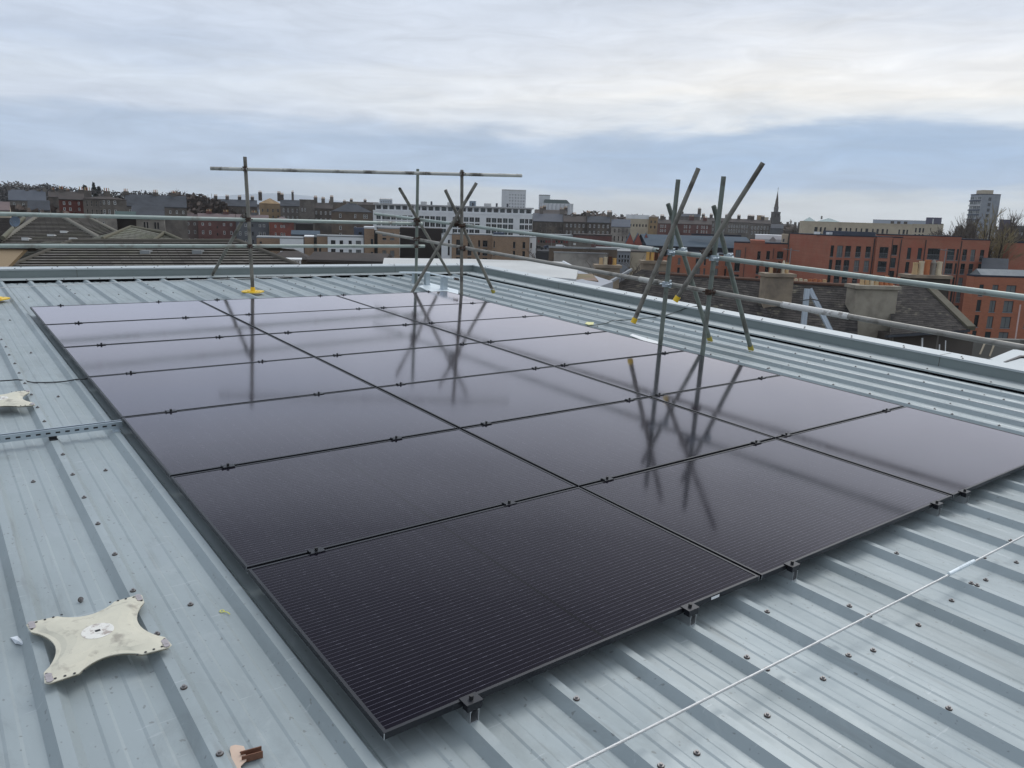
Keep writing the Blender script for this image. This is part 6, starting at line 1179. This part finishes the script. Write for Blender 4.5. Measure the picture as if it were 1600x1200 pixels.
def tree_kind(key):
    if key in TREE: return TREE[key]
    if key.startswith('bare'): s = int(key[4:]); tk, tw = bare_tree(40 + s, 12, 1.0, 1.0, 4, .018, (4, 5)); r = (tk.mesh('trunk', M_bark), tw.mesh('crown', M_twig))
    elif key.startswith('big'): s = int(key[3:]); tk, tw = bare_tree(90 + s, 20, .64, 1.8, 4, .034, (4, 5)); r = (tk.mesh('trunk', M_bark), tw.mesh('crown', M_twig_y if s == 1 else M_twig))
    elif key.startswith('hazy'): s = int(key[4:]); tk, tw = bare_tree(140 + s, 11, 1.1, .9, 4, .045, (5, 6)); r = (tk.mesh('trunk', M_bark), tw.mesh('crown', M_twig))
    elif key.startswith('dome'): c = leaf_crown(60 + int(key[4:]), 10, 11, 2600, .30, False); tk, tw = bare_tree(170 + int(key[4:]), 9, 1.1, .9, 3, .05, (4, 5)); c.v += tw.v; b0 = len(c.v) - len(tw.v); c.f += [[i + b0 for i in f] for f in tw.f]; c.m += tw.m; r = (tk.mesh('trunk', M_bark), c.mesh('crown', M_dome))
    elif key.startswith('fir'): c = leaf_crown(7 + int(key[3:]), 12, 6, 900, .5, True); tk = MB(); tk.tube((0, 0, 0), (0, 0, 8), .25, 6, r2=.08); r = (tk.mesh('trunk', M_bark), c.mesh('crown', M_ever))
    else: c = leaf_crown(17 + int(key[4:]), 8, 9, 1300, .55, False); tk = MB(); tk.tube((0, 0, 0), (0, 0, 5), .25, 6, r2=.1); r = (tk.mesh('trunk', M_bark), c.mesh('crown', M_bush))
    TREE[key] = r; return r
KH = {'bare': 12, 'bigg': 20, 'hazy': 11, 'firr': 12, 'bush': 8, 'dome': 10}
def tree(key, x, yt, d, label, group, base=None, wide=1.0, name='bare_tree', cat='tree', hmin=None):
    tk, cr = tree_kind(key); P = at(x, yt, d); h0 = 20 if key.startswith('big') else 12 if key.startswith('fir') else KH[key[:4]]
    b = GZ if base is None else base; s = (P.z - b) / h0
    t = thing(name, label, cat, (P.x, P.y, b), random.uniform(0, 6), group, local=True); t.scale = (s * wide, s * wide, s); link('trunk', tk, t); link('crown', cr, t); return t
tree('big1', 1552, 317, 172, 'big bare tree with yellowish upright twigs rising in front of the tower', 'tall bare trees at the right', wide=1.0)
tree('big3', 1520, 328, 178, 'slimmer bare tree left of the big yellowish tree', 'tall bare trees at the right', wide=.8)
tree('big2', 1580, 324, 180, 'grey bare tree right of the big yellowish tree', 'tall bare trees at the right', wide=.9)
tree('big3', 1597, 330, 186, 'grey bare tree cut by the right edge of the picture', 'tall bare trees at the right', wide=1.1)
tree('big2', 1497, 331, 200, 'grey bare tree between the cream flats and the tower', 'tall bare trees at the right', wide=1.0)
tree('hazy1', 1480, 342, 260, 'low rounded bare tree beside the purple-grey block', 'small bare trees behind the flats', wide=1.1); tree('hazy2', 1497, 345, 250, 'second rounded bare tree right of the purple-grey block', 'small bare trees behind the flats', wide=1.0); tree('dome1', 1425, 344.5, 420, 'tiny round bare tree above the cream flats roof', 'small bare trees behind the flats', wide=.45)
tree('hazy2', 1247, 343, 420, 'dark bare tree between the church and the cream flats', 'small bare trees behind the flats', wide=.9)
for i, (x, yt, d, kd) in enumerate([(868, 391, 112, 'bare1'), (884, 387, 116, 'bare2'), (905, 386, 110, 'bare3'), (930, 388, 112, 'bare1'), (947, 391, 104, 'bare2'), (1000, 398, 86, 'bare3'), (845, 384, 135, 'bare2'), (986, 402, 84, 'bare1')]):
    tree(kd, x, yt, d, ['bare tree at the left end of the pale yard wall', 'bare tree right of the first yard wall tree, near the van', 'bare tree in the middle of the pale yard wall', 'bare tree left of the small chimney pots', 'bare tree just above the small chimney pots', 'bare shrub in front of the cream rendered gable', 'bare tree by the white end wall of the brick flats', 'bare shrub beside the small grey house'][i], 'bare trees along the yard wall', wide=1.25)
HG = 'trees on the wooded hill at the left'
hill = [(-4, 288, 470, 'dome1', 1.6, 'dark bare tree mass at the far left edge under the pale roof'), (14, 290, 480, 'dome2', 1.6, 'broad bare tree left of the stone villa'), (32, 293, 490, 'dome1', 1.6, 'broad bare tree behind the stone villa roof'), (52, 288, 480, 'dome2', 1.5, 'domed bare tree above the stone villa'), (66, 290, 470, 'dome1', 1.4, 'domed bare tree behind the right villa chimney'), (84, 293, 460, 'dome2', 1.5, 'dark rounded tree right of the stone villa'), (97, 294, 460, 'dome1', 1.4, 'rounded tree above the dark row of houses'),
        (132, 293, 420, 'fir1', 1.0, 'dark conifer above the red brick house'), (146, 289.5, 430, 'fir2', .8, 'pointed dark conifer beside a slim chimney'), (154, 295, 420, 'fir1', 1.0, 'lower dark conifer right of the pointed one'), (167, 299, 400, 'dome1', 1.3, 'bare tree above the grey stone tenement'), (182, 297, 400, 'dome2', 1.2, 'bare tree behind the grey stone tenement chimneys'), (203, 297, 390, 'dome1', 1.3, 'bare tree left of the rounded tree clump'), (222, 299, 380, 'dome2', 1.4, 'rounded bare tree above the slate terrace'), (238, 297, 380, 'dome1', 1.4, 'large domed bare tree above the slate terrace'), (255, 299, 380, 'dome2', 1.3, 'domed bare tree at the right of the clump'), (268, 297, 400, 'bare1', 1.0, 'thin pale bare tree right of the domed clump'), (284, 308, 360, 'dome1', 1.2, 'small bare tree above the right end of the slate terrace'),
        (300, 304, 340, 'bush1', 1.0, 'dark tree left of the tall left post'), (317, 306, 335, 'bush2', 1.0, 'dark brown tree just left of the dark tenement'), (331, 305, 345, 'bare2', .9, 'spiky bare tree left of the tall post'), (308, 316, 300, 'bush1', 1.2, 'brown thicket below the skyline trees'), (290, 312, 330, 'dome2', 1.2, 'bare tree behind the brown thicket')]
for x, yt, d, kd, wd, lab in hill: tree(kd, x, yt - (6 if x < 110 else 3), d, lab, HG, base=GZ + (9 if x < 110 else 5), wide=wd * 1.15, name='conifer' if kd.startswith('fir') else 'bare_tree')
for i, (x, yt, d, kd) in enumerate([(85, 318, 260, 'bush1'), (28, 320, 250, 'bush2'), (70, 327, 200, 'bush1'), (120, 330, 150, 'bush2'), (908, 330, 480, 'bush1'), (935, 329, 500, 'bush2'), (950, 330, 480, 'bush1'), (985, 334, 500, 'bush2'), (560, 321, 470, 'bush1'), (578, 321, 480, 'bush2'), (1236, 350, 480, 'bush1')]):
    tree(kd, x, yt, d, ['brown scrub tree right of the stone villa', 'brown scrub tree below the stone villa', 'brown scrub beside the white dormer', 'low scrub below the red brick house', 'dark tree line right of the silo shed', 'dark rounded trees on the skyline above the dark row', 'dark skyline tree left of the blue slate hall', 'low dark skyline tree above the white flat roof', 'skyline tree behind the hipped brown block', 'skyline tree left of the white apartment block', 'low dark tree right of the church'][i], 'dark scrub trees among the houses', wide=1.2, name='scrub_tree')
rr_ = random.Random(5)
# filler streets of small roofs far behind, each a house
for i in range(46):
    x = 20 + i * 34.5 + rr_.uniform(-8, 8); d = rr_.uniform(430, 760)
    if x > 780 and x < 900: d = 520
    if x < 330: continue
    y = HORIZ(x) + rr_.uniform(-3.5, 1.5) if x > 300 else HORIZ(x) - rr_.uniform(2, 9); wpx = rr_.uniform(18, 34)
    nb = ['distant slate roofed row far behind the skyline at the left', 'distant slate roofed row far behind the skyline in the centre', 'distant slate roofed row far behind the skyline at the right'][0 if x < 540 else 1 if x < 1080 else 2]
    bld('distant_terrace', nb, 'terrace', x - wpx / 2, x + wpx / 2, y, d, 12, rr_.choice([S_dark, S_mid, S_brown, S_dark, B_redstone]), 'gable', 2.4, rr_.choice([K_slate, K_slate2]), chim=[(.1, 1.8, 1.6, 0), (.5, 1.8, 1.6, 0), (.92, 1.8, 1.6, 0)], group='distant rows of roofs ' + nb.split()[-1], cst=S_dark)

# ------------------------------------------------------------------ damp winter air
mb = MB(); mb.box(-5700, 5700, -5700, 5700, GZ - 1, 200)
hm_ = bpy.data.materials.new('pale_haze'); hm_.use_nodes = True; t = hm_.node_tree
for n in list(t.nodes): t.nodes.remove(n)
pv = nd(t, 'ShaderNodeVolumePrincipled', i_Density=0.00014, i_Anisotropy=0.7); pv.inputs['Color'].default_value = (0.95, 0.97, 0.99, 1)
ho = nd(t, 'ShaderNodeOutputMaterial'); t.links.new(pv.outputs[0], ho.inputs['Volume'])
hz_ = tag(mb.build('haze', hm_), kind='stuff')
